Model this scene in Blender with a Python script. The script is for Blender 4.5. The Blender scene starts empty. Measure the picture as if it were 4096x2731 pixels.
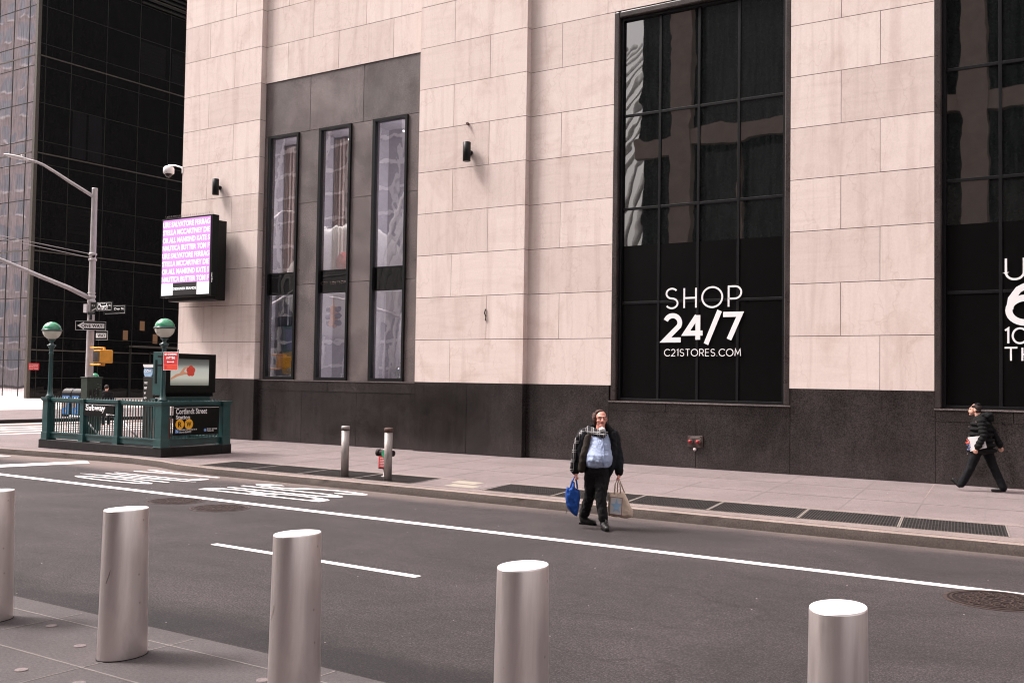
import bpy, bmesh, math, random
from mathutils import Vector, Matrix
R = math.radians
random.seed(7)
sc = bpy.context.scene
C = sc.collection

# ------------------------------------------------------------------ camera
cam_d = bpy.data.cameras.new("camera")
cam_d.sensor_width = 36.0
cam_d.lens = 35.93
cam_d.clip_start = 0.1
cam_d.clip_end = 2000
cam = bpy.data.objects.new("camera", cam_d); C.objects.link(cam)
cam.location = (0, 0, 2.23)
_yaw, _pit, _rol = R(-33.206), R(2.14), R(0.8697)
_F = Vector((math.sin(_yaw)*math.cos(_pit), math.cos(_yaw)*math.cos(_pit), math.sin(_pit)))
_r0 = Vector((math.cos(_yaw), -math.sin(_yaw), 0)); _u0 = _r0.cross(_F)
_r = math.cos(_rol)*_r0 + math.sin(_rol)*_u0
_u = -math.sin(_rol)*_r0 + math.cos(_rol)*_u0
_m = Matrix((_r, _u, -_F)).transposed()
cam.rotation_euler = _m.to_euler()
sc.camera = cam

# ------------------------------------------------------------------ world, sun, exposure
SUN_EL, SUN_AZ = 52, 205          # light comes from the left, over the camera side
w = bpy.data.worlds.new("World"); sc.world = w; w.use_nodes = True
nt = w.node_tree; nt.nodes.clear()
sky = nt.nodes.new('ShaderNodeTexSky'); sky.sky_type = 'NISHITA'; sky.sun_disc = False
sky.sun_elevation = R(SUN_EL); sky.sun_rotation = R(90 - SUN_AZ)
sky.air_density = 2.0; sky.dust_density = 6.0; sky.ozone_density = 1.0
hs = nt.nodes.new('ShaderNodeHueSaturation'); hs.inputs['Saturation'].default_value = 0.12
tint = nt.nodes.new('ShaderNodeMix'); tint.data_type = 'RGBA'; tint.blend_type = 'MULTIPLY'
tint.inputs[0].default_value = 1.0
tint.inputs[7].default_value = (1.0, 0.925, 0.92, 1)
bg = nt.nodes.new('ShaderNodeBackground'); bg.inputs['Strength'].default_value = 0.14
wo = nt.nodes.new('ShaderNodeOutputWorld')
nt.links.new(sky.outputs[0], hs.inputs['Color']); nt.links.new(hs.outputs[0], tint.inputs[6])
nt.links.new(tint.outputs[2], bg.inputs['Color']); nt.links.new(bg.outputs[0], wo.inputs['Surface'])
sd = bpy.data.lights.new("sun", 'SUN'); sd.energy = 1.5; sd.angle = R(15); sd.color = (1.0, 0.945, 0.90)
so = bpy.data.objects.new("sun", sd); C.objects.link(so)
_sa = R(SUN_AZ)
_sv = Vector((math.cos(_sa)*math.cos(R(SUN_EL)), math.sin(_sa)*math.cos(R(SUN_EL)), math.sin(R(SUN_EL))))
so.rotation_euler = _sv.to_track_quat('Z', 'Y').to_euler(); so.location = (-10, -5, 40)
sc.view_settings.view_transform = 'Standard'; sc.view_settings.look = 'None'
sc.view_settings.exposure = 1.4; sc.view_settings.gamma = 1
sc.cycles.filter_width = 1.1

# ------------------------------------------------------------------ materials
def newmat(name):
    m = bpy.data.materials.new(name); m.use_nodes = True
    t = m.node_tree; b = t.nodes['Principled BSDF']
    return m, t, b
def N(t, kind, **kw):
    n = t.nodes.new(kind)
    for k, v in kw.items(): setattr(n, k, v)
    return n
def coords(t, scale=(1,1,1), use='Object'):
    tc = N(t, 'ShaderNodeTexCoord'); mp = N(t, 'ShaderNodeMapping')
    mp.inputs['Scale'].default_value = scale
    t.links.new(tc.outputs[use], mp.inputs['Vector']); return mp.outputs[0]
def noise(t, vec, scale, detail=4, rough=.55, dist=0):
    n = N(t, 'ShaderNodeTexNoise'); n.inputs['Scale'].default_value = scale
    n.inputs['Detail'].default_value = detail; n.inputs['Roughness'].default_value = rough
    n.inputs['Distortion'].default_value = dist
    t.links.new(vec, n.inputs['Vector']); return n.outputs[0]
def ramp(t, fac, pts):
    r = N(t, 'ShaderNodeValToRGB'); e = r.color_ramp.elements
    while len(e) < len(pts): e.new(0.5)
    for i, (p, c) in enumerate(pts):
        e[i].position = p; e[i].color = (c[0], c[1], c[2], 1) if not isinstance(c, (int, float)) else (c, c, c, 1)
    t.links.new(fac, r.inputs[0]); return r.outputs[0]
def mix(t, a, b, fac, mode='MIX'):
    m = N(t, 'ShaderNodeMix', data_type='RGBA', blend_type=mode)
    if isinstance(fac, (int, float)): m.inputs[0].default_value = fac
    else: t.links.new(fac, m.inputs[0])
    for s, v in ((6, a), (7, b)):
        if isinstance(v, tuple): m.inputs[s].default_value = (v[0], v[1], v[2], 1)
        else: t.links.new(v, m.inputs[s])
    return m.outputs[2]
def bump(t, b, h, strength=.3, dist=.01):
    n = N(t, 'ShaderNodeBump'); n.inputs['Strength'].default_value = strength
    n.inputs['Distance'].default_value = dist
    t.links.new(h, n.inputs['Height']); t.links.new(n.outputs[0], b.inputs['Normal'])
def P(name, col, rough=.6, metal=0, var=.12, vs=6, bs=60, bstr=.15, bdist=.003, spec=.5, stretch=(1,1,1), coat=0, sheen=0):
    m, t, b = newmat(name)
    v = coords(t, stretch)
    lo = tuple(c*(1-var) for c in col); hi = tuple(min(1, c*(1+var)) for c in col)
    t.links.new(ramp(t, noise(t, v, vs), [(.3, lo), (.7, hi)]), b.inputs['Base Color'])
    b.inputs['Roughness'].default_value = rough; b.inputs['Metallic'].default_value = metal
    b.inputs['Specular IOR Level'].default_value = spec
    b.inputs['Coat Weight'].default_value = coat; b.inputs['Sheen Weight'].default_value = sheen
    if bstr: bump(t, b, noise(t, v, bs, 3), bstr, bdist)
    return m
def emis(name, col, strength, base=(0,0,0)):
    m, t, b = newmat(name)
    b.inputs['Base Color'].default_value = (*base, 1)
    b.inputs['Emission Color'].default_value = (*col, 1); b.inputs['Emission Strength'].default_value = strength
    b.inputs['Roughness'].default_value = .3
    return m

# limestone blocks: every block carries its own random seed in the attribute "blk"
def stone_mat():
    m, t, b = newmat('limestone')
    at = N(t, 'ShaderNodeAttribute', attribute_name='blk')
    sep = N(t, 'ShaderNodeSeparateColor'); t.links.new(at.outputs['Color'], sep.inputs[0])
    tc = N(t, 'ShaderNodeTexCoord')
    off = N(t, 'ShaderNodeVectorMath', operation='SCALE'); off.inputs['Scale'].default_value = 40
    t.links.new(at.outputs['Color'], off.inputs[0])
    add = N(t, 'ShaderNodeVectorMath', operation='ADD')
    t.links.new(tc.outputs['Object'], add.inputs[0]); t.links.new(off.outputs[0], add.inputs[1])
    def mp(s):
        n = N(t, 'ShaderNodeMapping'); n.inputs['Scale'].default_value = s
        t.links.new(add.outputs[0], n.inputs['Vector']); return n.outputs[0]
    hz = noise(t, mp((.30, 1, 2.6)), 1.5, 6, .60, 1.6)
    vt = noise(t, mp((2.6, 1, .30)), 1.5, 6, .60, 1.6)
    bl = noise(t, mp((1, 1, 1)), 1.8, 8, .68, 1.0)
    gt = N(t, 'ShaderNodeMath', operation='GREATER_THAN'); t.links.new(sep.outputs[1], gt.inputs[0]); gt.inputs[1].default_value = .62
    gt2 = N(t, 'ShaderNodeMath', operation='GREATER_THAN'); t.links.new(sep.outputs[1], gt2.inputs[0]); gt2.inputs[1].default_value = .3
    vein = mix(t, mix(t, vt, bl, gt2.outputs[0]), hz, gt.outputs[0])
    base = ramp(t, vein, [(.2, (.65, .55, .51)), (.5, (.71, .61, .57)), (.8, (.745, .65, .61))])
    # every block a little lighter or darker
    tone = ramp(t, sep.outputs[0], [(0, (.87, .85, .845)), (.5, (.96, .95, .945)), (1, (1.0, 1.0, 1.0))])
    c = mix(t, base, tone, 1.0, 'MULTIPLY')
    # fine mottling, rain streaks and grime blotches across the whole wall
    vg = coords(t, (1, 1, 1))
    c = mix(t, c, ramp(t, noise(t, vg, 28, 5, .7), [(.3, (.90, .885, .88)), (.62, (1, 1, 1))]), .8, 'MULTIPLY')
    c = mix(t, c, ramp(t, noise(t, coords(t, (3, 3, .2)), 1.1, 6, .6, .5), [(.36, (.84, .80, .79)), (.5, (1, 1, 1))]), .6, 'MULTIPLY')
    c = mix(t, c, ramp(t, noise(t, coords(t, (1, 1, .8)), .9, 6, .65, .8), [(.3, (.86, .82, .80)), (.46, (1, 1, 1))]), .8, 'MULTIPLY')
    # thin meandering cracks
    vo = N(t, 'ShaderNodeTexVoronoi', feature='DISTANCE_TO_EDGE'); vo.inputs['Scale'].default_value = .55
    dn = N(t, 'ShaderNodeTexNoise'); dn.inputs['Scale'].default_value = 2.2
    t.links.new(tc.outputs['Object'], dn.inputs['Vector'])
    dv = N(t, 'ShaderNodeVectorMath', operation='MULTIPLY_ADD'); dv.inputs[1].default_value = (.9, .9, .9)
    t.links.new(dn.outputs['Color'], dv.inputs[0]); t.links.new(mp((1.6, 1, .35)), dv.inputs[2])
    t.links.new(dv.outputs[0], vo.inputs['Vector'])
    c = mix(t, c, ramp(t, vo.outputs['Distance'], [(0, (.80, .74, .72)), (.012, (1, 1, 1))]), .45, 'MULTIPLY')
    t.links.new(c, b.inputs['Base Color'])
    b.inputs['Roughness'].default_value = .75; b.inputs['Specular IOR Level'].default_value = .25
    bump(t, b, noise(t, vg, 55, 6, .7), .25, .006)
    return m
def granite_mat(name, col, rough, streak=.0, spec=.5):
    m, t, b = newmat(name)
    v = coords(t)
    sp = noise(t, v, 42, 4, .95)
    lo = tuple(c*.35 for c in col); hi = tuple(c*2.3 for c in col)
    c = ramp(t, sp, [(.36, lo), (.5, col), (.66, hi)])
    c = mix(t, c, ramp(t, noise(t, v, .8, 6, .6, .5), [(.3, (.55, .53, .53)), (.7, (1.3, 1.27, 1.27))]), .9, 'MULTIPLY')
    at = N(t, 'ShaderNodeAttribute', attribute_name='blk'); sp_ = N(t, 'ShaderNodeSeparateColor'); t.links.new(at.outputs['Color'], sp_.inputs[0])
    c = mix(t, c, ramp(t, sp_.outputs[0], [(0, (.80, .79, .79)), (1, (1.15, 1.13, 1.13))]), .9, 'MULTIPLY')
    if streak:
        c = mix(t, c, ramp(t, noise(t, coords(t, (2, 2, .22)), 1.2, 7, .7, .6), [(.36, (.6, .58, .57)), (.6, (1.15, 1.12, 1.1))]), streak, 'MULTIPLY')
    t.links.new(c, b.inputs['Base Color'])
    t.links.new(ramp(t, noise(t, v, 1.3, 5), [(.3, rough*.75), (.75, min(1, rough*1.5))]), b.inputs['Roughness'])
    b.inputs['Specular IOR Level'].default_value = spec
    bump(t, b, noise(t, v, 70, 2), .04, .002)
    return m
def asphalt_mat():
    m, t, b = newmat('asphalt')
    v = coords(t)
    c = ramp(t, noise(t, v, 48, 5, .9), [(.36, (.009, .0075, .008)), (.5, (.036, .0305, .0315)), (.64, (.12, .104, .105))])
    c = mix(t, c, ramp(t, noise(t, v, 11, 5, .75), [(.35, (.72, .71, .72)), (.62, (1.2, 1.18, 1.18))]), .8, 'MULTIPLY')
    c = mix(t, c, ramp(t, noise(t, v, .5, 8, .68, .9), [(.32, (.70, .69, .70)), (.66, (1.28, 1.24, 1.24))]), 1.0, 'MULTIPLY')
    # wheel paths polished / stained along the street
    c = mix(t, c, ramp(t, noise(t, coords(t, (.22, 1.0, 1)), 1.1, 8, .72, .6), [(.36, (.78, .76, .77)), (.6, (1.08, 1.06, 1.06))]), .7, 'MULTIPLY')
    # pale grit specks and gum
    vo = N(t, 'ShaderNodeTexVoronoi'); vo.inputs['Scale'].default_value = 3.2
    t.links.new(v, vo.inputs['Vector'])
    c = mix(t, (.55, .5, .48), c, ramp(t, vo.outputs['Distance'], [(.018, 0), (.035, 1)]))
    # tar filled cracks and oil drips
    vc = N(t, 'ShaderNodeTexVoronoi', feature='DISTANCE_TO_EDGE'); vc.inputs['Scale'].default_value = .30
    dc_ = N(t, 'ShaderNodeTexNoise'); dc_.inputs['Scale'].default_value = 1.3; dc_.inputs['Detail'].default_value = 5; t.links.new(v, dc_.inputs['Vector'])
    da = N(t, 'ShaderNodeVectorMath', operation='MULTIPLY_ADD'); da.inputs[1].default_value = (1.6, 1.6, 0)
    t.links.new(dc_.outputs['Color'], da.inputs[0]); t.links.new(coords(t, (.6, 1.4, 1)), da.inputs[2]); t.links.new(da.outputs[0], vc.inputs['Vector'])
    gate = ramp(t, noise(t, v, .35, 3), [(.48, 0), (.56, 1)])
    crk = mix(t, (1, 1, 1), ramp(t, vc.outputs['Distance'], [(.002, (.72, .70, .70)), (.007, (1, 1, 1))]), gate)
    c = mix(t, c, crk, 1.0, 'MULTIPLY')
    vs_ = N(t, 'ShaderNodeTexVoronoi'); vs_.inputs['Scale'].default_value = .9; t.links.new(da.outputs[0], vs_.inputs['Vector'])
    c = mix(t, c, ramp(t, vs_.outputs['Distance'], [(.04, (.72, .70, .70)), (.16, (1, 1, 1))]), .55, 'MULTIPLY')
    # damp, sooty strip along the near kerb: (x, y) position in metres, wavy edge
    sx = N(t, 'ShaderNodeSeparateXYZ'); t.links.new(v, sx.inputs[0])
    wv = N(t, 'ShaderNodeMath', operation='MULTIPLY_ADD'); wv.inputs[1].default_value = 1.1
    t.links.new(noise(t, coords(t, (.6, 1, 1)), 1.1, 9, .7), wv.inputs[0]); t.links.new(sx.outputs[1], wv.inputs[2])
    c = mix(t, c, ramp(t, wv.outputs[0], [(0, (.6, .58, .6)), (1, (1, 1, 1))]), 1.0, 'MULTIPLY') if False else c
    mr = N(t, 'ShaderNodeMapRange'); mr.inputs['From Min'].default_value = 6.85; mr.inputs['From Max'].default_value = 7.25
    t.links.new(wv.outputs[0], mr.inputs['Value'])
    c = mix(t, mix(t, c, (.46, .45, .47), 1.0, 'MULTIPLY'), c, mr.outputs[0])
    # beige dust washed against the far gutter
    mr2 = N(t, 'ShaderNodeMapRange'); mr2.inputs['From Min'].default_value = 15.1; mr2.inputs['From Max'].default_value = 16.1
    t.links.new(wv.outputs[0], mr2.inputs['Value'])
    c = mix(t, c, mix(t, c, (.26, .20, .18), .62), mr2.outputs[0])
    t.links.new(c, b.inputs['Base Color'])
    b.inputs['Roughness'].default_value = .82; b.inputs['Specular IOR Level'].default_value = .35
    bump(t, b, noise(t, v, 48, 4, .9), .9, .016)
    return m
def paving_mat(name, col, specks=True, dark=True):
    m, t, b = newmat(name)
    v = coords(t)
    c = ramp(t, noise(t, v, 42, 5, .9), [(.32, tuple(x*.55 for x in col)), (.68, tuple(min(1, x*1.4) for x in col))])
    c = mix(t, c, ramp(t, noise(t, v, .7, 6, .6, .5), [(.3, (.82, .8, .8)), (.7, (1.08, 1.06, 1.06))]), .9, 'MULTIPLY')
    c = mix(t, c, ramp(t, noise(t, v, 5, 4, .6), [(.3, (.88, .87, .87)), (.6, (1, 1, 1))]), .8, 'MULTIPLY')
    if specks:
        vo = N(t, 'ShaderNodeTexVoronoi'); vo.inputs['Scale'].default_value = 3.0; t.links.new(coords(t, (1, 1.25, 1)), vo.inputs['Vector'])
        c = mix(t, tuple(x*.35 for x in col), c, ramp(t, vo.outputs['Distance'], [(.06, .1), (.11, 1)]))
        v2 = N(t, 'ShaderNodeTexVoronoi'); v2.inputs['Scale'].default_value = 1.9
        t.links.new(coords(t, (1, 1.3, 1)), v2.inputs['Vector'])
        c = mix(t, (.6, .55, .53), c, ramp(t, v2.outputs['Distance'], [(.014, 0), (.03, 1)]))
    t.links.new(c, b.inputs['Base Color']); b.inputs['Roughness'].default_value = .85
    b.inputs['Specular IOR Level'].default_value = .3
    bump(t, b, noise(t, v, 38, 6, .85), .7, .012)
    return m
def paint_mat(name, col):
    m, t, b = newmat(name)
    v = coords(t)
    c = mix(t, (.16, .14, .14), col, ramp(t, noise(t, v, 30, 6, .8), [(.20, 0), (.28, 1)]))
    c = mix(t, c, ramp(t, noise(t, v, 1.5, 5), [(.3, (.86, .84, .84)), (.6, (1, 1, 1))]), .8, 'MULTIPLY')
    t.links.new(c, b.inputs['Base Color']); b.inputs['Roughness'].default_value = .6
    bump(t, b, noise(t, v, 70, 4, .8), .4, .006)
    return m
def glass_dark(name, col, rough, wav, ws, ior=1.5, spec=.5):
    m, t, b = newmat(name)
    v = coords(t)
    c = mix(t, col, ramp(t, noise(t, coords(t, (6, 6, .5)), 2, 6, .7), [(.4, col), (.75, tuple(x*2.2+.006 for x in col))]), .8)
    t.links.new(c, b.inputs['Base Color']); b.inputs['Roughness'].default_value = rough
    b.inputs['IOR'].default_value = ior; b.inputs['Specular IOR Level'].default_value = spec
    bump(t, b, noise(t, v, ws, 2, .4, .3), 1.0, wav)
    return m
def glass_clear(name, tintc, refl, wav, ws):
    m = bpy.data.materials.new(name); m.use_nodes = True; t = m.node_tree; t.nodes.clear()
    o = N(t, 'ShaderNodeOutputMaterial'); g = N(t, 'ShaderNodeBsdfGlossy'); tr = N(t, 'ShaderNodeBsdfTransparent')
    mx = N(t, 'ShaderNodeMixShader'); fr = N(t, 'ShaderNodeFresnel'); fr.inputs['IOR'].default_value = refl
    g.inputs['Roughness'].default_value = .01; g.inputs['Color'].default_value = (1, 1, 1, 1)
    tr.inputs['Color'].default_value = (*tintc, 1)
    bp = N(t, 'ShaderNodeBump'); bp.inputs['Strength'].default_value = 1; bp.inputs['Distance'].default_value = wav
    t.links.new(noise(t, coords(t), ws, 2, .4, .3), bp.inputs['Height'])
    t.links.new(bp.outputs[0], g.inputs['Normal'])
    ge = N(t, 'ShaderNodeNewGeometry'); sb = N(t, 'ShaderNodeMath', operation='SUBTRACT'); sb.inputs[0].default_value = 1
    ml = N(t, 'ShaderNodeMath', operation='MULTIPLY'); t.links.new(ge.outputs['Backfacing'], sb.inputs[1])
    t.links.new(sb.outputs[0], ml.inputs[0]); t.links.new(fr.outputs[0], ml.inputs[1])
    t.links.new(ml.outputs[0], mx.inputs[0]); t.links.new(tr.outputs[0], mx.inputs[1]); t.links.new(g.outputs[0], mx.inputs[2])
    t.links.new(mx.outputs[0], o.inputs['Surface'])
    return m
def plaid_mat():
    m, t, b = newmat('plaid_wool')
    v = coords(t)
    sp = N(t, 'ShaderNodeSeparateXYZ'); t.links.new(v, sp.inputs[0])
    def lines(src, f, ph, wd):
        a = N(t, 'ShaderNodeMath', operation='MULTIPLY_ADD'); a.inputs[1].default_value = f; a.inputs[2].default_value = ph
        t.links.new(src, a.inputs[0])
        fr = N(t, 'ShaderNodeMath', operation='FRACT'); t.links.new(a.outputs[0], fr.inputs[0])
        lt = N(t, 'ShaderNodeMath', operation='LESS_THAN'); t.links.new(fr.outputs[0], lt.inputs[0]); lt.inputs[1].default_value = wd
        return lt.outputs[0]
    ad = N(t, 'ShaderNodeMath', operation='ADD'); t.links.new(lines(sp.outputs[2], 7, 0, .09), ad.inputs[0]); t.links.new(lines(sp.outputs[2], 7, .80, .08), ad.inputs[1])
    ae = N(t, 'ShaderNodeMath', operation='ADD'); t.links.new(lines(sp.outputs[0], 11, .2, .10), ae.inputs[0]); t.links.new(lines(sp.outputs[0], 11, .45, .09), ae.inputs[1])
    s = N(t, 'ShaderNodeMath', operation='ADD'); t.links.new(ad.outputs[0], s.inputs[0]); t.links.new(ae.outputs[0], s.inputs[1])
    t.links.new(ramp(t, s.outputs[0], [(0, (.010, .009, .012)), (.55, (.06, .055, .06)), (1, (.30, .285, .285))]), b.inputs['Base Color'])
    b.inputs['Roughness'].default_value = .95
    return m
def screen_art_mat():
    # soft studio backdrop shown by the lit advertising screen
    m, t, b = newmat('screen_backdrop')
    v = coords(t, (1, 1, 1), 'Object'); sp = N(t, 'ShaderNodeSeparateXYZ'); t.links.new(v, sp.inputs[0])
    mr = N(t, 'ShaderNodeMapRange'); mr.inputs['From Min'].default_value = 1.94; mr.inputs['From Max'].default_value = 2.64
    t.links.new(sp.outputs[2], mr.inputs['Value'])
    c = ramp(t, mr.outputs[0], [(0, (.10, .10, .085)), (.3, (.46, .45, .39)), (.62, (.40, .40, .36)), (.8, (.12, .12, .11)), (1, (.045, .045, .042))])
    b.inputs['Base Color'].default_value = (.01, .01, .01, 1)
    t.links.new(c, b.inputs['Emission Color']); b.inputs['Emission Strength'].default_value = .40
    return m

M = {}
M['stone'] = stone_mat()
M['mortar'] = P('dark_mortar', (.05, .035, .03), .9)
M['base'] = granite_mat('polished_dark_granite', (.029, .0255, .025), .16, .5, .6)
M['panel'] = granite_mat('grey_granite', (.125, .108, .106), .36, .25)
M['jamb'] = granite_mat('jamb_granite', (.045, .037, .036), .3, .2)
M['sill'] = granite_mat('sill_granite', (.15, .125, .12), .6)
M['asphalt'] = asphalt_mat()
M['walk'] = paving_mat('tinted_concrete', (.20, .165, .165))
M['near'] = paving_mat('grey_granite_paving', (.086, .076, .078), False)
M['plaza'] = paving_mat('pale_plaza', (.62, .54, .50), False)
M['kerb'] = paving_mat('kerb_concrete', (.29, .235, .208), False)
M['border'] = paving_mat('border_concrete', (.235, .193, .18), False)
M['kerbface'] = paving_mat('worn_shaded_kerb_face', (.078, .062, .055), False)  # worn tone, with the shading of the face darkened into the colour
M['paint'] = paint_mat('road_paint', (.86, .82, .82))
M['yellowpaint'] = paint_mat('faded_cream_paint', (.30, .265, .215))
M['black'] = P('black_frame', (.008, .008, .009), .4, .1, .2, spec=.25)
M['film'] = P('black_window_film', (.003, .003, .003), .3, 0, .2, spec=.15)
M['white'] = P('white_vinyl', (.80, .79, .80), .5, 0, .03, bstr=0)
M['whitepaint'] = P('white_enamel', (.75, .73, .72), .4)
M['bglass'] = glass_dark('dark_window_glass', (.004, .005, .005), .012, .0035, .8, 2.3, .5)
M['hglass'] = glass_dark('hotel_glass', (.003, .003, .0035), .012, .006, .6, 1.5, .4)
M['hfront'] = glass_dark('hotel_front_glass', (.60, .58, .62), .03, .022, .26, 2.3, .8)
M['hfront'].node_tree.nodes['Principled BSDF'].inputs['Metallic'].default_value = 1.0
M['cglass'] = glass_clear('display_glass', (.72, .73, .76), 2.9, .0016, 1.5)
M['joint'] = P('metal_joint', (.026, .026, .024), .5, .3, spec=.3)
M['brightjoint'] = P('bright_metal_joint', (.11, .10, .088), .45, .5)
M['steel'] = P('brushed_steel', (.74, .67, .655), .40, .9, .05, 3, 260, .05, .001, stretch=(1, 1, .1))
_t = M['steel'].node_tree; _b = _t.nodes['Principled BSDF']; _src = _b.inputs['Base Color'].links[0].from_socket
_vo = N(_t, 'ShaderNodeTexVoronoi'); _vo.inputs['Scale'].default_value = 9; _t.links.new(coords(_t), _vo.inputs['Vector'])
_c = mix(_t, _src, ramp(_t, _vo.outputs['Distance'], [(.05, (.55, .53, .52)), (.10, (1, 1, 1))]), .7, 'MULTIPLY')
_c = mix(_t, _c, ramp(_t, noise(_t, coords(_t, (1, 1, .25)), 4, 7, .7, .5), [(.34, (.74, .72, .71)), (.55, (1, 1, 1))]), .6, 'MULTIPLY')
_t.links.new(_c, _b.inputs['Base Color'])
_t.links.new(ramp(_t, noise(_t, coords(_t, (1, 1, .15)), 14, 6, .7), [(.3, .30), (.7, .50)]), _b.inputs['Roughness'])
M['steeltop'] = P('sky_white_steel', (.88, .86, .86), .5, .25, .03, bstr=.02)  # colour whitened to imitate the sky reflected on the bollard top
M['galv'] = P('weathered_galvanised', (.30, .27, .26), .55, .6, .35, 9, 30, .3, stretch=(1, 1, .3))
M['rust'] = P('rusty_iron', (.10, .06, .05), .8, .3, .4, 20)
M['scuff'] = P('scuff_grey', (.30, .26, .25), .7)
M['pole'] = P('silver_pole_paint', (.52, .48, .49), .5, .25, .1, 4)
M['green'] = P('dark_green_enamel', (.016, .060, .060), .33, 0, .18, 5, 30, .2, coat=.3)
M['cab'] = P('cabinet_green', (.020, .032, .022), .55, 0, .3, 8)
M['globegreen'] = P('green_glass', (.035, .26, .13), .18, 0, .12, 5, bstr=0, coat=.6)
M['globewhite'] = P('milk_glass', (.62, .60, .52), .25, 0, .04, bstr=0)
M['plinth'] = P('black_plinth_stone', (.014, .012, .0125), .6, 0, .3, 8, 50, .3, spec=.25)
M['signblack'] = P('sign_black', (.006, .006, .006), .5, 0, .1, bstr=0, spec=.12)
M['orange'] = P('signal_yellow', (.78, .33, .03), .5, 0, .12, 6)
M['bullet'] = P('line_bullet_yellow', (.85, .42, .02), .4, 0, .02, bstr=0)
M['blue'] = P('sign_blue', (.06, .22, .55), .4, 0, .02, bstr=0)
M['red'] = P('sign_red', (.55, .025, .03), .4, 0, .05, bstr=0)
M['deepred'] = P('cap_red', (.26, .02, .02), .45, 0, .15, 12)
M['red2'] = P('sign_red_light', (.72, .06, .03), .4, 0, .05, bstr=0)
M['iron'] = P('cast_iron', (.016, .010, .010), .6, .3, .3, 12, spec=.3)
M['ironhi'] = P('worn_iron_relief', (.075, .052, .047), .5, .5, .3, 12)
M['grate'] = P('grating_steel', (.050, .044, .044), .6, .5, .35, 6)
M['joint_pale'] = P('pale_joint', (.17, .15, .14), .9)
M['groove'] = P('groove_dirt', (.15, .125, .12), .9)
M['grateframe'] = P('grating_frame', (.22, .19, .17), .7, .2, .3, 20)
M['pit'] = P('dark_pit', (.008, .007, .007), .9)
M['skin'] = P('skin', (.68, .30, .235), .5, 0, .12, 25, 120, .05, .001)
M['skin2'] = P('skin_pale', (.60, .33, .25), .5, 0, .10, 25, 120, .05, .001)
M['hair'] = P('brown_hair', (.055, .022, .015), .75, 0, .4, 60, 90, .6, .006)
M['hair2'] = P('dark_hair', (.022, .012, .010), .75, 0, .4, 60, 90, .6, .006)
def cloth(name, col, s=9, d=.03, rough=.9, var=.2):
    m, t, b = newmat(name)
    v = coords(t, (1, 1, .45))
    t.links.new(ramp(t, noise(t, coords(t), 5, 4), [(.3, tuple(x*(1-var) for x in col)), (.7, tuple(min(1, x*(1+var)) for x in col))]), b.inputs['Base Color'])
    b.inputs['Roughness'].default_value = rough; b.inputs['Specular IOR Level'].default_value = .2
    bump(t, b, noise(t, v, s, 3, .5, 1.2), .9, d)
    return m
M['jacket'] = cloth('navy_jacket_cloth', (.007, .008, .011), 8, .035, .7)
M['lining'] = cloth('brown_lining', (.024, .017, .013), 8, .03, .7)
M['trouser'] = cloth('black_trouser_cloth', (.013, .012, .013), 7, .045)
M['shirt'] = cloth('light_blue_shirt', (.34, .40, .56), 7, .05, .8, .06)
M['puffer'] = cloth('black_puffer_nylon', (.0055, .0055, .006), 10, .02, .85)
M['darkcloth'] = cloth('dark_cloth', (.008, .008, .010))
M['fur'] = cloth('black_fleece', (.008, .008, .009), 40, .02)
M['plaid'] = plaid_mat()
M['boot'] = P('black_leather', (.010, .009, .009), .4, 0, .2, 20, 60, .3)
M['bluebag'] = cloth('blue_bag_nylon', (.010, .055, .25), 9, .04, .45)
M['canvas'] = cloth('cream_canvas', (.60, .47, .38), 7, .035, .9, .06)
M['printpanel'] = P('printed_panel', (.52, .50, .50), .8, 0, .05)
M['lightblue'] = P('light_blue_print', (.27, .42, .60), .7, 0, .08, bstr=0)
M['lens'] = P('lens_dark', (.03, .02, .02), .1, bstr=0)
M['lip'] = P('mouth_dark', (.18, .03, .03), .6, bstr=0)
M['lav'] = P('display_wall_paint', (.56, .52, .55), .8, 0, .06)
M['peach'] = P('peach_lit_drape', (.58, .44, .38), .85, 0, .08, stretch=(1, 1, .1))  # peach light on the folds is put into the drape colour
M['drape'] = P('grey_drape', (.24, .24, .27), .85, 0, .2, 8, stretch=(1, 1, .05))
M['blind'] = P('grey_blind', (.17, .165, .15), .85)
M['dim'] = P('dim_room', (.012, .012, .012), .9)
M['pinktower'] = P('pink_stone', (.42, .37, .365), .8, 0, .08)
M['brown'] = P('brown_stone', (.40, .31, .27), .6, 0, .12, 2)
M['darkgl'] = P('far_dark_glass', (.014, .014, .015), .15, bstr=0)
M['greytower'] = P('grey_tower_glass', (.17, .165, .18), .3, bstr=0)
M['winglass'] = P('tower_window', (.22, .24, .27), .3, bstr=0)
M['mull'] = P('pale_mullion', (.75, .72, .72), .5, bstr=0)
M['rib'] = P('white_rib', (.82, .80, .78), .5, bstr=0)
M['roof'] = P('roofing', (.2, .19, .19), .9)
M['greyplastic'] = P('camera_grey', (.72, .70, .70), .35, bstr=0)
M['binblack'] = P('bin_black', (.012, .010, .012), .4, spec=.2)
M['ledpink'] = emis('led_lilac', (.80, .36, .84), .42)
M['ledwhite'] = emis('led_white', (1, .97, 1), .50)
M['ledblack'] = P('led_off', (.01, .009, .01), .5, bstr=0)
M['warm'] = emis('warm_lamp', (.9, .45, .25), .065)
M['spot'] = emis('spot_lamp', (1, .97, .95), 4)
M['art'] = screen_art_mat()
M['arthand'] = emis('screen_hand', (.45, .20, .12), .4)
M['artflower'] = emis('screen_flower', (.40, .035, .02), .4)
M['teal'] = P('teal_paint', (.02, .14, .16), .7, 0, .3, 8)
M['ochre'] = P('ochre_paint', (.55, .30, .03), .7, 0, .5, 12, stretch=(1, 1, 6))
M['violet'] = P('violet_paint', (.12, .14, .30), .7, 0, .2)
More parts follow.
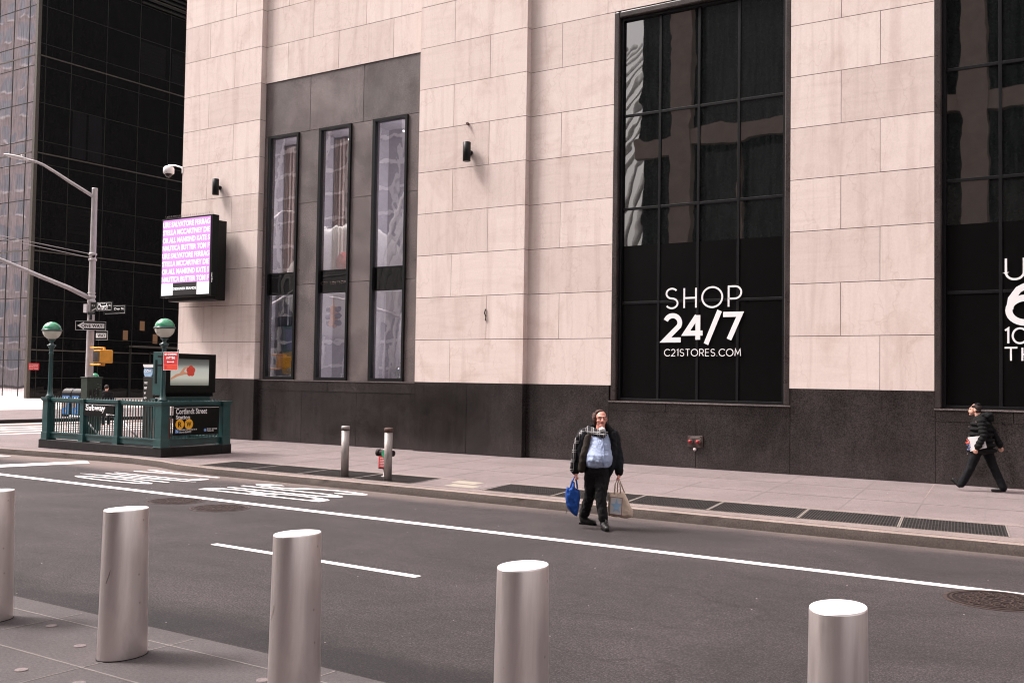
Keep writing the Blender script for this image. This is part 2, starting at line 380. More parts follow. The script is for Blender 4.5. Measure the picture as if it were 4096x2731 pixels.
M['redreflection'] = cloth('red_reflection', (.62, .10, .09))
M['leafgreen'] = P('stem_green', (.10, .16, .05), .7)

# ------------------------------------------------------------------ mesh helpers
class MB:
    def __init__(s): s.bm = bmesh.new(); s.col = None
    def box(s, x0, x1, y0, y1, z0, z1, rgb=None):
        v = [s.bm.verts.new((x, y, z)) for z in (z0, z1) for y in (y0, y1) for x in (x0, x1)]
        fs = [s.bm.faces.new([v[i] for i in f]) for f in ((0,2,3,1),(4,5,7,6),(0,1,5,4),(2,6,7,3),(0,4,6,2),(1,3,7,5))]
        if rgb is not None:
            if s.col is None: s.col = s.bm.loops.layers.float_color.new('blk')
            for f in fs:
                for l in f.loops: l[s.col] = (*rgb, 1)
        return s
    def prism(s, pts, d):           # polygon pts (3D) extruded by vector d
        d = Vector(d)
        a = [s.bm.verts.new(p) for p in pts]; b = [s.bm.verts.new(Vector(p)+d) for p in pts]
        n = len(pts)
        s.bm.faces.new(a[::-1]); s.bm.faces.new(b)
        for i in range(n): s.bm.faces.new((a[i], a[(i+1)%n], b[(i+1)%n], b[i]))
        return s
    def tube(s, pts, rad, seg=10, cap=True):
        pts = [Vector(p) for p in pts]; n = len(pts)
        if not hasattr(rad, '__len__'): rad = [rad]*n
        rings = []; up = None
        for i, p in enumerate(pts):
            d = (pts[min(i+1, n-1)] - pts[max(i-1, 0)]).normalized()
            if up is None: up = Vector((0,0,1)) if abs(d.z) < .9 else Vector((1,0,0))
            a = d.cross(up).normalized(); b = a.cross(d).normalized(); up = b
            rings.append([s.bm.verts.new(p + (a*math.cos(t)+b*math.sin(t))*rad[i]) for t in [2*math.pi*k/seg for k in range(seg)]])
        for i in range(n-1):
            for k in range(seg):
                f = s.bm.faces.new((rings[i][k], rings[i][(k+1)%seg], rings[i+1][(k+1)%seg], rings[i+1][k])); f.smooth = True
        if cap: s.bm.faces.new(rings[0][::-1]); s.bm.faces.new(rings[-1])
        return s
    def lathe(s, prof, c=(0,0,0), seg=24, sx=1, sy=1, smooth=True, axis='z'):
        rings = []
        for r, z in prof:
            ring = []
            for k in range(seg):
                t = 2*math.pi*k/seg; x, y, zz = r*math.cos(t)*sx, r*math.sin(t)*sy, z
                if axis == 'y': x, y, zz = x, z, y
                if axis == 'x': x, y, zz = z, x, y
                ring.append(s.bm.verts.new((c[0]+x, c[1]+y, c[2]+zz)))
            rings.append(ring)
        for i in range(len(rings)-1):
            for k in range(seg):
                f = s.bm.faces.new((rings[i][k], rings[i][(k+1)%seg], rings[i+1][(k+1)%seg], rings[i+1][k])); f.smooth = smooth
        s.bm.faces.new(rings[0][::-1]); s.bm.faces.new(rings[-1])
        return s
    def ball(s, c, r, sub=2, M4=None):
        if not hasattr(r, '__len__'): r = (r, r, r)
        mt = Matrix.Translation(c) @ (M4 if M4 else Matrix.Identity(4)) @ Matrix.Diagonal((*r, 1))
        g = bmesh.ops.create_icosphere(s.bm, subdivisions=sub, radius=1, matrix=mt)
        for v in g['verts']:
            for f in v.link_faces: f.smooth = True
        return s
    def cap(s, p, q, r1, r2, seg=16):      # closed tapered capsule
        p, q = Vector(p), Vector(q); L = (q-p).length
        prof = [(r1*math.cos(a), -r1*math.sin(a)) for a in [R(x) for x in (88, 60, 30, 0)]] + \
               [(r2*math.cos(a), L + r2*math.sin(a)) for a in [R(x) for x in (0, 30, 60, 88)]]
        mt = Matrix.Translation(p) @ (q-p).to_track_quat('Z', 'Y').to_matrix().to_4x4()
        rings = [[s.bm.verts.new(mt @ Vector((r*math.cos(2*math.pi*k/seg), r*math.sin(2*math.pi*k/seg), z))) for k in range(seg)] for r, z in prof]
        for i in range(len(rings)-1):
            for k in range(seg):
                s.bm.faces.new((rings[i][k], rings[i][(k+1)%seg], rings[i+1][(k+1)%seg], rings[i+1][k])).smooth = True
        s.bm.faces.new(rings[0][::-1]); s.bm.faces.new(rings[-1])
        return s
    def build(s, name, mat, parent=None, bevel=0, fix=True):
        if fix: bmesh.ops.recalc_face_normals(s.bm, faces=s.bm.faces)
        me = bpy.data.meshes.new(name); s.bm.to_mesh(me); s.bm.free()
        me.materials.append(M[mat] if isinstance(mat, str) else mat)
        o = bpy.data.objects.new(name, me); C.objects.link(o)
        if parent is not None: o.parent = parent; o.matrix_parent_inverse = Matrix.Identity(4)
        if bevel:
            b = o.modifiers.new('bevel', 'BEVEL'); b.width = bevel; b.segments = 2; b.limit_method = 'ANGLE'
        return o
def B(name, mat, parent, *boxes, bevel=0):
    m = MB()
    for b in boxes: m.box(*b)
    return m.build(name, mat, parent, bevel)
def tag(o, label, cat, group=None):
    o['label'] = label; o['category'] = cat
    if group: o['group'] = group
    return o
def thing(name, label, cat, loc=(0,0,0), rz=0, group=None):
    o = bpy.data.objects.new(name, None); C.objects.link(o)
    o.location = loc; o.rotation_euler = (0, 0, rz); o.empty_display_size = .2
    return tag(o, label, cat, group)
def struct(o): o['kind'] = 'structure'; return o
def blob(name, mb, mat, parent, voxel=.01, it=4, disp=None):
    o = mb.build(name, mat, parent)
    r = o.modifiers.new('r', 'REMESH'); r.mode = 'VOXEL'; r.voxel_size = voxel; r.use_smooth_shade = True
    s = o.modifiers.new('s', 'SMOOTH'); s.factor = .5; s.iterations = it
    if disp:
        tx = bpy.data.textures.new('folds', 'CLOUDS'); tx.noise_scale = disp[1]; tx.noise_depth = 2
        d = o.modifiers.new('d', 'DISPLACE'); d.texture = tx; d.strength = disp[0]; d.mid_level = .5; d.texture_coords = 'LOCAL'
    bpy.context.view_layer.update()
    me = bpy.data.meshes.new_from_object(o.evaluated_get(bpy.context.evaluated_depsgraph_get()))
    o.modifiers.clear(); old = o.data; o.data = me; bpy.data.meshes.remove(old)
    for p in me.polygons: p.use_smooth = True
    return o
def copy_tree(o, parent=None):
    c = o.copy(); C.objects.link(c)
    if parent is not None: c.parent = parent
    for ch in [x for x in o.children]: copy_tree(ch, c)
    return c

# lettering set with the built-in font, fitted exactly into width x height
def text(parent, s, org, xd, ud, width, height, mat, bold=0.0, name='lettering', th=.004, sp=1.0):
    cu = bpy.data.curves.new('t', 'FONT'); cu.body = s; cu.offset = bold; cu.extrude = 0; cu.space_character = sp
    to = bpy.data.objects.new('t', cu); C.objects.link(to); bpy.context.view_layer.update()
    me = bpy.data.meshes.new_from_object(to.evaluated_get(bpy.context.evaluated_depsgraph_get()))
    C.objects.unlink(to); bpy.data.objects.remove(to)
    xs = [v.co.x for v in me.vertices]; ys = [v.co.y for v in me.vertices]
    x0, x1, y0, y1 = min(xs), max(xs), min(ys), max(ys)
    xd, ud, org = Vector(xd).normalized(), Vector(ud).normalized(), Vector(org); nrm = xd.cross(ud)
    sx = width/(x1-x0) if width else height/(y1-y0)
    sy = height/(y1-y0) if height else sx
    bm = bmesh.new(); bm.from_mesh(me)
    ext = bmesh.ops.extrude_face_region(bm, geom=bm.faces[:]) if th else None
    if ext:
        for v in [g for g in ext['geom'] if isinstance(g, bmesh.types.BMVert)]: v.co.z += 1
    for v in bm.verts:
        v.co = org + xd*((v.co.x-x0)*sx) + ud*((v.co.y-y0)*sy) + nrm*(v.co.z*th)
    m = MB(); m.bm.free(); m.bm = bm
    bpy.data.meshes.remove(me)
    return m.build(name, mat, parent)

# geometric stroke lettering (unit cap height): list of polylines per glyph, advance width
def arc(cx, cy, rx, ry, a0, a1, n=18):
    return [(cx+rx*math.cos(R(a0+(a1-a0)*i/n)), cy+ry*math.sin(R(a0+(a1-a0)*i/n))) for i in range(n+1)]
def glyph(c):
    if c == 'S': return [arc(.33, .75, .28, .25, 35, 270, 14)[:-1] + arc(.33, .25, .30, .25, 90, -150, 14)], .66
    if c == 'H': return [[(.05,0),(.05,1)], [(.65,0),(.65,1)], [(.05,.5),(.65,.5)]], .70
    if c == 'O': return [arc(.5, .5, .5, .5, 0, 360, 32)], 1.0
    if c == 'P': return [[(.05,0),(.05,1),(.32,1)] + arc(.36, .70, .30, .30, 90, -90) + [(.05,.40)]], .68
    if c == 'C': return [arc(.5, .5, .5, .5, 45, 315, 26)], .85
    if c == '2': return [arc(.3, .70, .28, .30, 160, -25, 14) + [(.02,.0),(.62,.0)]], .64
    if c == '1': return [[(.0,.86),(.18,1),(.18,0)]], .22
    if c == 'T': return [[(0,1),(.64,1)], [(.32,0),(.32,1)]], .64
    if c == 'R': return [[(.05,0),(.05,1),(.32,1)] + arc(.36, .73, .27, .27, 90, -90) + [(.05,.46)], [(.36,.46),(.64,0)]], .66
    if c == 'E': return [[(.58,1),(.05,1),(.05,0),(.58,0)], [(.05,.52),(.52,.52)]], .60
    if c == '.': return [[(.05,.0),(.05,.07)]], .12
    if c == 'M': return [[(.04,0),(.10,1),(.45,.3),(.80,1),(.86,0)]], .90
    if c == '4': return [[(.50,0),(.50,1.0)], [(.47,.97),(.04,.27),(.68,.27)]], .68
    if c == '/': return [[(0,-.18),(.50,1.16)]], .5
    if c == '7': return [[(.0,1),(.62,1),(.22,0)]], .64
    if c == '6': return [arc(.42, .32, .38, .32, 0, 360, 28), [(.06,.36),(.10,.62),(.26,.86),(.52,1.0),(.72,.98)]], .84
    if c == 'o': return [arc(.31, .5, .26, .44, 0, 360, 28)], .62
    if c == 'u': return [[(.06,1),(.06,.3)] + arc(.31, .28, .25, .22, 180, 360, 12) + [(.56,1)]], .62
    if c == 's': return [arc(.32, .73, .25, .21, 20, 270, 12)[:-1] + arc(.32, .27, .25, .25, 90, -160, 12)], .62
    if c == 'U': return [[(.02,1),(.02,.34)] + arc(.35, .34, .33, .34, 180, 360) + [(.68,1)]], .70
    if c == '0': return [arc(.40, .5, .40, .5, 0, 360, 30)], .80
    if c == 'B': return [[(.03,.0),(.03,1),(.3,1)] + arc(.32, .77, .22, .23, 90, -90, 10) + arc(.32, .27, .28, .27, 90, -90, 10) + [(.03,.0)], [(.03,.54),(.3,.54)]], .62
    if c == 'N': return [[(.05,0),(.05,1),(.60,0),(.60,1)]], .66
    if c == 'L': return [[(.05,1),(.05,0),(.55,0)]], .56
    if c == 'Y': return [[(.0,1),(.32,.45),(.64,1)], [(.32,.45),(.32,0)]], .64
    return [], .4
def ribbon(mb, pts, w, tf, nrm, th):
    pts = [Vector(p) for p in pts]; n = len(pts); closed = (pts[0]-pts[-1]).length < 1e-6
    L, Rr = [], []
    for i in range(n):
        a = pts[i-1] if i else (pts[-2] if closed else None)
        c = pts[i+1] if i < n-1 else (pts[1] if closed else None)
        d1 = (pts[i]-a).normalized() if a is not None else None
        d2 = (c-pts[i]).normalized() if c is not None else None
        if d1 is None: d1 = d2
        if d2 is None: d2 = d1
        t = (d1+d2); t = t.normalized() if t.length > 1e-6 else d1
        nn = Vector((-t.y, t.x)); k = max(.35, abs(nn.dot(Vector((-d1.y, d1.x)))))
        L.append(pts[i]+nn*(w/2/k)); Rr.append(pts[i]-nn*(w/2/k))
    for i in range(n-1):
        mb.prism([tf(L[i]), tf(Rr[i]), tf(Rr[i+1]), tf(L[i+1])], nrm*(th+.00015*(i % 3)))
def strokes(parent, s, org, xd, ud, width, height, wt, mat, gap=.14, th=.012, name='lettering', unit=False):
    xd, ud, org = Vector(xd).normalized(), Vector(ud).normalized(), Vector(org); nrm = xd.cross(ud)
    x = 0; parts = []
    for c in s:
        g, a = glyph(c)
        for pl in g: parts.append([(px+x, py) for px, py in pl])
        x += a + gap
    tot = x - gap; sx = width/tot
    mb = MB()
    for i, pl in enumerate(parts):
        t2 = th + .0006*i                       # crossing strokes never share a plane
        if unit: ribbon(mb, pl, wt, lambda p: org + xd*(p[0]*sx) + ud*(p[1]*height), nrm, t2)
        else: ribbon(mb, [(p[0]*sx, p[1]*height) for p in pl], wt, lambda p: org + xd*p[0] + ud*p[1], nrm, t2)
    return mb.build(name, mat, parent)

# ================================================================== SETTING
X, Y, Z = Vector((1,0,0)), Vector((0,1,0)), Vector((0,0,1))
def poly(name, mat, pts, z0, z1, parent=None):
    return MB().prism([(p[0], p[1], z0) for p in pts], (0, 0, z1-z0)).build(name, mat, parent)
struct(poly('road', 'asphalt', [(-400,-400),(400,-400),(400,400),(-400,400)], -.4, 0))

KERB = [(-32.9,15.5),(-30,15.75),(-27,15.82),(-25.4,15.95),(-23.95,16.1),(-22.6,16.2),(-21.8,16.2),(-20.6,16.02),(-19.5,15.70),(-18.1,15.52),(-16.9,15.49),(-10.2,15.29),(-5.5,15.17),(-1.7,15.10),(6,14.94),(30,14.5)]
KW = .17
def kerb_line(name, pts, side, ztop, mface, mtop):
    """kerb of real section: battered worn face, rounded arris, flat top"""
    mb = MB(); mt = MB(); dense = []
    for a, b in zip(pts, pts[1:]):
        n = max(1, int((Vector(b)-Vector(a)).length/.11))
        dense += [tuple(Vector(a).lerp(Vector(b), i/n)) for i in range(n)]
    dense.append(pts[-1]); rnd = random.Random(3)
    rows = []
    for i, p in enumerate(dense):
        q = dense[min(i+1, len(dense)-1)]; o = dense[max(i-1, 0)]
        d = (Vector(q)-Vector(o)).normalized(); n = Vector((-d.y, d.x))*side
        j = rnd.uniform(0, .014) + (rnd.random() < .06)*.02; k = rnd.uniform(0, .016) + (rnd.random() < .05)*.03
        sec = [(-.022, -.05), (-.016+j*.6, ztop*.35), (0+j, ztop-.035-k), (.018+k*.5, ztop-.008), (.045, ztop+.003), (KW, ztop+.003), (KW, -.05)]
        rows.append([(p[0]+n.x*s, p[1]+n.y*s, z) for s, z in sec])
    for m, r in ((mb, (0, 1, 2, 3)), (mt, (3, 4, 5, 6))):
        vs = [[m.bm.verts.new(row[k]) for k in r] for row in rows]
        for i in range(len(vs)-1):
            for k in range(len(r)-1): m.bm.faces.new((vs[i][k], vs[i][k+1], vs[i+1][k+1], vs[i+1][k])).smooth = True
    f = struct(mb.build(name, mface)); mt.build('kerb_top', mtop, f); return f
kerb_line('kerb', KERB, 1, .15, 'kerbface', 'kerb')
inner = [(x, y+KW-.01) for x, y in KERB]
struct(poly('pavement', 'walk', inner + [(30,23.9),(-28.9,23.9),(-28.9,60),(-32.9,60)], -.1, .15))
# pavement joints, thin grooves and pale leached lines
jm = MB(); jp = MB()
def strip(mb, a, b, wd, z0, z1):
    a, b = Vector((*a, 0)), Vector((*b, 0)); d = (b-a).normalized(); n = Vector((-d.y, d.x, 0))*wd/2
    mb.prism([a+n+Z*z0, a-n+Z*z0, b-n+Z*z0, b+n+Z*z0], (0, 0, z1-z0))
rj = random.Random(5)
for y0 in (21.35, 19.35):
    x = -26.0
    while x < 10:
        L = rj.uniform(.5, 2.2)
        strip(jp if rj.random() < (.45 if y0 > 20 else .12) else jm, (x, y0-.012*(x+17)), (x+L, y0-.012*(x+L+17)), rj.uniform(.012, .028), .148, .1535)
        x += L
for i, xw in enumerate([-26.2,-24.6,-23.1,-21.6,-20.12,-18.6,-17.0,-15.4,-13.83,-12.2,-10.5,-8.85,-7.25,-5.6,-4.4,-3.35,-1.6,0.2,2,4]):
    x1 = xw + .9*(1 if xw > -24 else .6)*(.75 if i % 2 else 1)*.75
    if xw < -21.2: a = (xw+.7, 19.2)
    else: a = (xw+(23.2-17.4)*.135, 17.42)
    mid = ((a[0]+xw)/2, (a[1]+23.2)/2)
    strip(jm, a, mid, .018, .148, .1532); strip(jp if i % 3 == 2 else jm, mid, (xw, 23.2), .016, .148, .1532)
pj = struct(jm.build('pavement_groove', 'groove')); struct(jp.build('pavement_pale_joint', 'kerb'))
struct(poly('pavement_border', 'border', [(-19.35,17.12),(-12.45,17.12),(-12.45,17.36),(-19.35,17.36)], .1, .154))
struct(poly('pavement_border', 'border', [(-11.35,17.12),(-1.7,17.05),(-1.7,17.27),(-11.35,17.36)], .1, .154))
struct(poly('pavement_border', 'border', [(-19.3,15.83),(-1.6,15.28),(-1.6,15.74),(-10.9,15.80),(-19.0,15.88)], .1, .1537))
struct(poly('pavement_border', 'border', [(-19.32,15.88),(-18.98,15.88),(-19.22,17.12),(-19.56,17.12)], .1, .1543))
struct(poly('pavement_border', 'walk', [(-12.6,15.86),(-11.12,15.84),(-11.2,17.12),(-12.75,17.12)], .1, .1545))
for pts in ([(-12.25,16.55),(-11.65,16.5),(-11.7,16.95),(-12.35,17.0)], [(-12.0,16.0),(-11.3,15.98),(-11.35,16.35),(-12.05,16.38)]):
    struct(poly('pavement_patch', 'yellowpaint', pts, .15, .158))

# far side of the side street: kerb, pavement, pale plaza in front of the black glass hotel
struct(poly('pavement', 'walk', [(-43.0,10),(-43.0,90),(-54,90),(-54,10)], -.1, .15))
struct(poly('kerb', 'plinth', [(-42.8,10),(-42.8,90),(-43.0,90),(-43.0,10)], -.1, .154))
struct(poly('plaza', 'plaza', [(-54,10),(-54,90),(-120,90),(-120,10)], -.1, .154))
# near pavement under the bollards
struct(poly('pavement', 'near', [(-60,5.75),(-60,-13.5),(30,-13.5),(30,5.3),(-2,5.45),(-6,5.59)], -.1, .12))
jn = MB()
for y0 in (4.53, 3.75, 5.29): strip(jn, (-12, y0+.03), (2, y0-.03), .014, .11, .1235)
for x0 in (-9.6, -8.1, -6.62, -5.1, -3.6, -2.1): strip(jn, (x0, 3.0), (x0, 5.54), .010, .11, .1232)
struct(jn.build('pavement_joint', 'joint_pale'))
rr = random.Random(11); jn = MB()
for x0, y0 in ((-7.9,5.12),(-7.15,4.88),(-5.35,5.08),(-6.9,4.25),(-6.3,4.3),(-4.4,5.0),(-6.0,4.15)):
    jn.lathe([(rr.uniform(.035,.05), .11), (.045, .1262)], (x0, y0, 0), 14)
struct(jn.build('pavement_stud', 'walk'))
struct(poly('tree_pit', 'pit', [(-8.6,4.02),(-6.95,4.02),(-6.95,3.0),(-8.6,3.0)], .1, .1265))

# painted markings
def marking(name, pts, mat='paint', z=.004): return struct(poly(name, mat, pts, -.002, z))
marking('lane_line', [(-26.0,12.83),(-26.0,12.62),(-23.6,12.57),(-1.2,12.245),(6,12.15),(6,12.31),(-1.2,12.40),(-23.6,12.79)])
marking('lane_dash', [(-10.72,9.31),(-7.2,9.20),(-7.2,9.08),(-10.72,9.20)])
marking('lane_dash', [(-22,9.62),(-18.2,9.5),(-18.2,9.38),(-22,9.5)])
marking('stop_line', [(-24.0,13.0),(-23.3,13.0),(-22.72,15.62),(-23.32,15.95)])
marking('crossing_stripe', [(-27.3,13.2),(-26.6,13.2),(-25.95,15.5),(-26.6,15.5)])
for i, (x0, ya, yb) in enumerate(((-42.0,22.5,31),(-39.6,22.9,31),(-38.2,19,31),(-36.8,19,31),(-35.3,19,31),(-33.7,19,30))):
    wd = .36 + .05*(i % 3)
    marking('crossing_stripe', [(x0-wd/2,ya),(x0+wd/2,ya+.2),(x0+wd/2,yb),(x0-wd/2,yb)])
struct(strokes(None, 'oNLY', (-17.55,13.30,-.002), Y, -X, 2.15, 2.6, .105, 'paint', .22, .006, 'word_marking', True))
struct(strokes(None, 'Bus', (-13.05,13.5,-.002), Y, -X, 1.55, 2.9, .11, 'paint', .16, .006, 'word_marking', True))

# ------------------------------------------------------------------ department store
F0, F1 = 23.10, 23.30                 # pilaster face, wall face
CH, Z0 = 1.209, 2.12                  # course height, top of the dark base
NC = 15
store = thing('department_store', 'pale limestone store with dark granite base and tall black windows', 'building', (-28.86, 23.3, .15))
def W(o): o.parent = store; o.matrix_parent_inverse = Matrix.Translation((28.86, -23.3, -.15)); return o
rb = random.Random(21)
stone = MB()
def course_wall(x0, x1, yf, rows, even, odd, depth=.35, period=None):
    for r in rows:
        js = sorted(j for j in (even if r % 2 == 0 else odd) if x0+.1 < j < x1-.1)
        e = [x0]+js+[x1]
        for i in range(len(e)-1):
            a = e[i] + (.006 if i else 0); b = e[i+1] - (.006 if i < len(e)-2 else 0)
            stone.box(a, b, yf + rb.uniform(-.0015, .0015), yf+depth, Z0+r*CH+.007, Z0+(r+1)*CH-.007, (rb.random(), rb.random(), rb.random()))
# pier A (left corner), B (middle), recessed strip, C (right pier); wall over the bay and over the windows
course_wall(-28.85, -25.07, F0, range(NC), [-26.33], [-27.58], .5)
course_wall(-18.45, -14.77, F0, range(NC), [-17.21], [-15.98], .5)
course_wall(-25.07, -18.45, F1, range(8, NC), [-24.06,-21.86,-19.65], [-22.96,-20.74])
course_wall(-14.77, -12.215, F1, range(8), [], [-13.78])
course_wall(-7.57, -4.42, F1, range(8), [-5.55], [-6.41])
course_wall(-14.77, 12, F1, range(8, NC), [-12.42,-9.9,-7.4,-5.55,-2.9,-.4,2,4.5,7,9.5], [-13.78,-11.2,-8.6,-6.41,-4.2,-1.6,.9,3.4,6,8.5])
course_wall(.25, 12, F1, range(8), [2,4.5,7,9.5], [.9,3.4,6,8.5])
W(stone.build('stone_facade', 'stone'))
W(B('mortar_backing', 'mortar', None,
   (-28.84,-25.08,F0+.012,F0+.49,Z0,Z0+NC*CH), (-18.44,-14.78,F0+.012,F0+.49,Z0,Z0+NC*CH),
   (-25.08,-18.44,F1+.012,F1+.30,Z0+8*CH+.004,Z0+NC*CH), (-14.78,-12.22,F1+.012,F1+.30,Z0,Z0+8*CH),
   (-7.565,-4.425,F1+.012,F1+.30,Z0,Z0+8*CH), (-14.78,12,F1+.013,F1+.30,Z0+8*CH+.004,Z0+NC*CH), (.255,12,F1+.012,F1+.30,Z0,Z0+8*CH)))
# dark granite base, slab by slab
gb = MB()
def slabs(js, yf, z0, z1, dep=.3):
    for a, b in zip(js, js[1:]): gb.box(a+.006, b-.006, yf+rb.uniform(0,.003), yf+dep, z0, z1, (rb.random(), .5, .5))
slabs([-28.86,-27.2,-25.06], F0-.004, .1, Z0)
slabs([-25.06,-23.1,-20.82,-18.47], F1-.02, .1, 1.775); slabs([-25.06,-22.0,-18.47], F1-.03, 1.78, 2.085)
slabs([-18.46,-16.6,-14.76], F0-.004, .1, Z0)
slabs([-14.76,-12.26], F1-.004, .1, Z0)
slabs([-12.26,-9.87,-7.55], F1-.008, .1, 1.48); slabs([-12.26,-10.68,-7.55], F1-.012, 1.484, 1.70)
slabs([-7.55,-4.40], F1-.004, .1, Z0)
slabs([-4.40,-1.9,.25], F1-.008, .1, 1.48); slabs([-4.40,-2.88,.25], F1-.012, 1.484, 1.72)
slabs([.25,3,6,9,12], F1-.004, .1, Z0)
W(gb.build('granite_base', 'base'))
W(B('window_sill', 'sill', None, (-25.05,-18.46,F1-.045,F1+.3,2.09,2.118)))
W(B('window_sill', 'sill', None, (-12.27,-7.54,F1-.03,F1+.4,1.702,1.735)))
W(B('window_sill', 'sill', None, (-4.42,.26,F1-.03,F1+.4,1.722,1.755)))

# grey granite bay with three tall narrow windows
bay = MB(); wx = [(-24.85,-23.49), (-22.60,-21.26), (-20.38,-19.04)]
WT = 10.02
for a, b in ((-25.06,-23.05), (-23.05,-20.82), (-20.82,-18.46)): bay.box(a+.008, b-.008, F1+.03, F1+.12, WT+.008, Z0+8*CH, (rb.random(), .5, .5))
xs_ = [-25.06] + [v for p in wx for v in p] + [-18.46]
for i in range(0, 8, 2):
    zz = [2.118, 5.14, 7.72, WT]
    for a, b in zip(zz, zz[1:]): bay.box(xs_[i], xs_[i+1], F1+.032, F1+.30, a+.007, b-.007, (rb.random(), .5, .5))
W(bay.build('granite_bay', 'panel'))
W(B('mortar_backing', 'pit', None, (-25.06,-18.46,F1+.125,F1+.30,WT,Z0+8*CH)))
for i, (a, b) in enumerate(wx):
    f = MB(); y0, y1 = F1-.035, F1+.10; t = .075
    f.box(a, a+t*1.4, y0, y1, 2.12, WT); f.box(b-t, b, y0, y1, 2.12, WT)
    f.box(a+t*1.4, b-t, y0+.002, y1, WT-t, WT); f.box(a+t*1.4, b-t, y0+.002, y1, 2.12, 2.12+t*1.3)
    f.box(a+t*1.4, b-t, y1-.045, y1, 4.83, 4.86); f.box(a+t*1.4, b-t, y1-.045, y1, 5.52, 5.55)
    wn = W(f.build('window', 'black'))
    def sub(o): o.parent = wn; o.matrix_parent_inverse = wn.matrix_parent_inverse.inverted() @ Matrix.Identity(4) if False else Matrix.Translation((0,0,0)); return o
    for (z0, z1) in ((2.215, 4.83), (5.55, WT-t)): sub(B('pane', 'cglass', None, (a+t, b-t*.9, y1-.02, y1-.012, z0, z1)))
    sub(B('dark_band', 'hglass', None, (a+t, b-t*.9, y1-.025, y1-.01, 4.86, 5.52)))
    if i == 1: text(wn, 'C21 EDITION', (a+.12, y1-.026, 5.10), X, Z, b-a-.22, .085, 'ironhi', .004, th=.003)

# display boxes behind the three windows
def drape(mb, x0, x1, y, z0, z1, amp=.04, n=40):
    v = [(x0+(x1-x0)*i/n, y+amp*math.sin(i*1.9)+amp*.5*math.sin(i*.7)) for i in range(n+1)]
    for (ax, ay), (bx, by) in zip(v, v[1:]):
        f = [mb.bm.verts.new(p) for p in ((ax,ay,z0),(bx,by,z0),(bx,by,z1),(ax,ay,z1))]
        mb.bm.faces.new(f).smooth = True
for i, (a, b) in enumerate(wx):
    bx = MB(); d = 1.15 + F1
    for (z0, z1) in ((2.2, 4.9), (5.5, 9.98)):
        bx.box(a-.35, b+.40, d, d+.05, z0, z1)
        bx.box(a-.40, a-.35, F1+.31, d, z0, z1); bx.box(b+.40, b+.43, F1+.31, d, z0, z1)
        bx.box(a-.35, b+.40, F1+.31, d, z1, z1+.05); bx.box(a-.35, b+.40, F1+.31, d, z0-.05, z0)
        ld = bpy.data.lights.new('display_fill_light', 'AREA'); ld.shape = 'RECTANGLE'; ld.size = z1-z0-.3; ld.size_y = .35  # added unseen strip light, brightens the display room evenly
        ld.energy = 23 if z1 > 5 else 13; ld.color = (1, .93, .95)
        lo_ = bpy.data.objects.new('display_fill_light', ld); C.objects.link(lo_); lo_.location = (b+.36, F1+.72, (z0+z1)/2); lo_.rotation_euler = (0, R(90), 0)
    W(bx.build('display_room', 'lav'))
    if i < 2:
        dm = MB(); drape(dm, a-.3, b+.1, d-.12, 5.55, 9.9, .03); W(dm.build('display_drape', 'peach'))
    if i == 0:
        dm = MB(); drape(dm, a-.3, a+.5, d-.3, 2.25, 4.85, .05, 24); W(dm.build('display_drape', 'drape'))

# the two large glazed openings
def big_window(x0, x1, zs, zt, cols, label_cols):
    j = MB(); a, b = x0, x1; jw = .145; yb = F1+.26
    # splayed granite jambs and soffit
    j.box(a-.012, a+jw, F1+.002, F1+.28, zs, zt+.17); j.box(b-jw, b+.012, F1+.002, F1+.28, zs, zt+.17)
    j.box(a+jw, b-jw, F1+.004, F1+.28, zt, zt+.17)
    W(j.build('window_surround', 'jamb', None, .03))
    f = MB(); gx0, gx1 = a+jw, b-jw; y0, y1 = F1+.10, F1+.24; t = .07
    f.box(gx0, gx0+t, y0, y1, zs, zt); f.box(gx1-t, gx1, y0, y1, zs, zt)
    f.box(gx0+t, gx1-t, y0+.002, y1, zt-t, zt); f.box(gx0+t, gx1-t, y0+.002, y1, zs, zs+t)
    for c in cols: f.box(c-.033, c+.033, y0+.055, y1, zs+t, zt-t)
    for z in (9.07, 6.65, 4.235):
        e = [gx0+t] + [v for c in cols for v in (c-.033, c+.033)] + [gx1-t]
        for k in range(0, len(e), 2): f.box(e[k], e[k+1], y0+.060, y1, z-.033, z+.033)
    wn = W(f.build('window', 'black', None, .004))
    e = [gx0+t] + [v for c in cols for v in (c-.033, c+.033)] + [gx1-t]
    zz = [5.70, 6.65-.033, 6.65+.033, 9.07-.033, 9.07+.033, zt-t]
    for k in range(0, len(e), 2):
        for q in range(0, 6, 2):
            B('pane', 'bglass', wn, (e[k]-.01, e[k+1]+.01, y0+.085+.002*((k+q) % 3), y0+.095, zz[q]-.01, zz[q+1]+.01))
    B('black_film', 'film', wn, (gx0+t-.01, gx1-t+.01, y0+.078, y0+.098, zs+t-.01, 5.70))
    return wn, y0+.0535
w1, ly = big_window(-12.215, -7.57, 1.735, Z0+8*CH-.18, (-10.98, -9.93, -8.895), 1)
k = .9925*23.43/23.5
def LX(x): return x*23.34/23.5
def LZ(z): return 2.23+(z-2.23)*23.34/23.5
strokes(w1, 'SHOP', (LX(-10.85), ly, LZ(4.08)), X, Z, LX(-8.85)-LX(-10.85), .49, .045, 'white', .26, .006)
strokes(w1, '24/7', (LX(-10.86), ly, LZ(3.285)), X, Z, LX(-8.87)-LX(-10.86), .605, .125, 'white', .13, .006)
strokes(w1, 'C21STORES.COM', (LX(-10.865), ly, LZ(2.885)), X, Z, LX(-8.86)-LX(-10.865), .165, .019, 'white', .24, .006)
w2, ly = big_window(-4.42, .25, 1.755, Z0+8*CH-.18, (-3.14, -2.07, -1.0), 1)
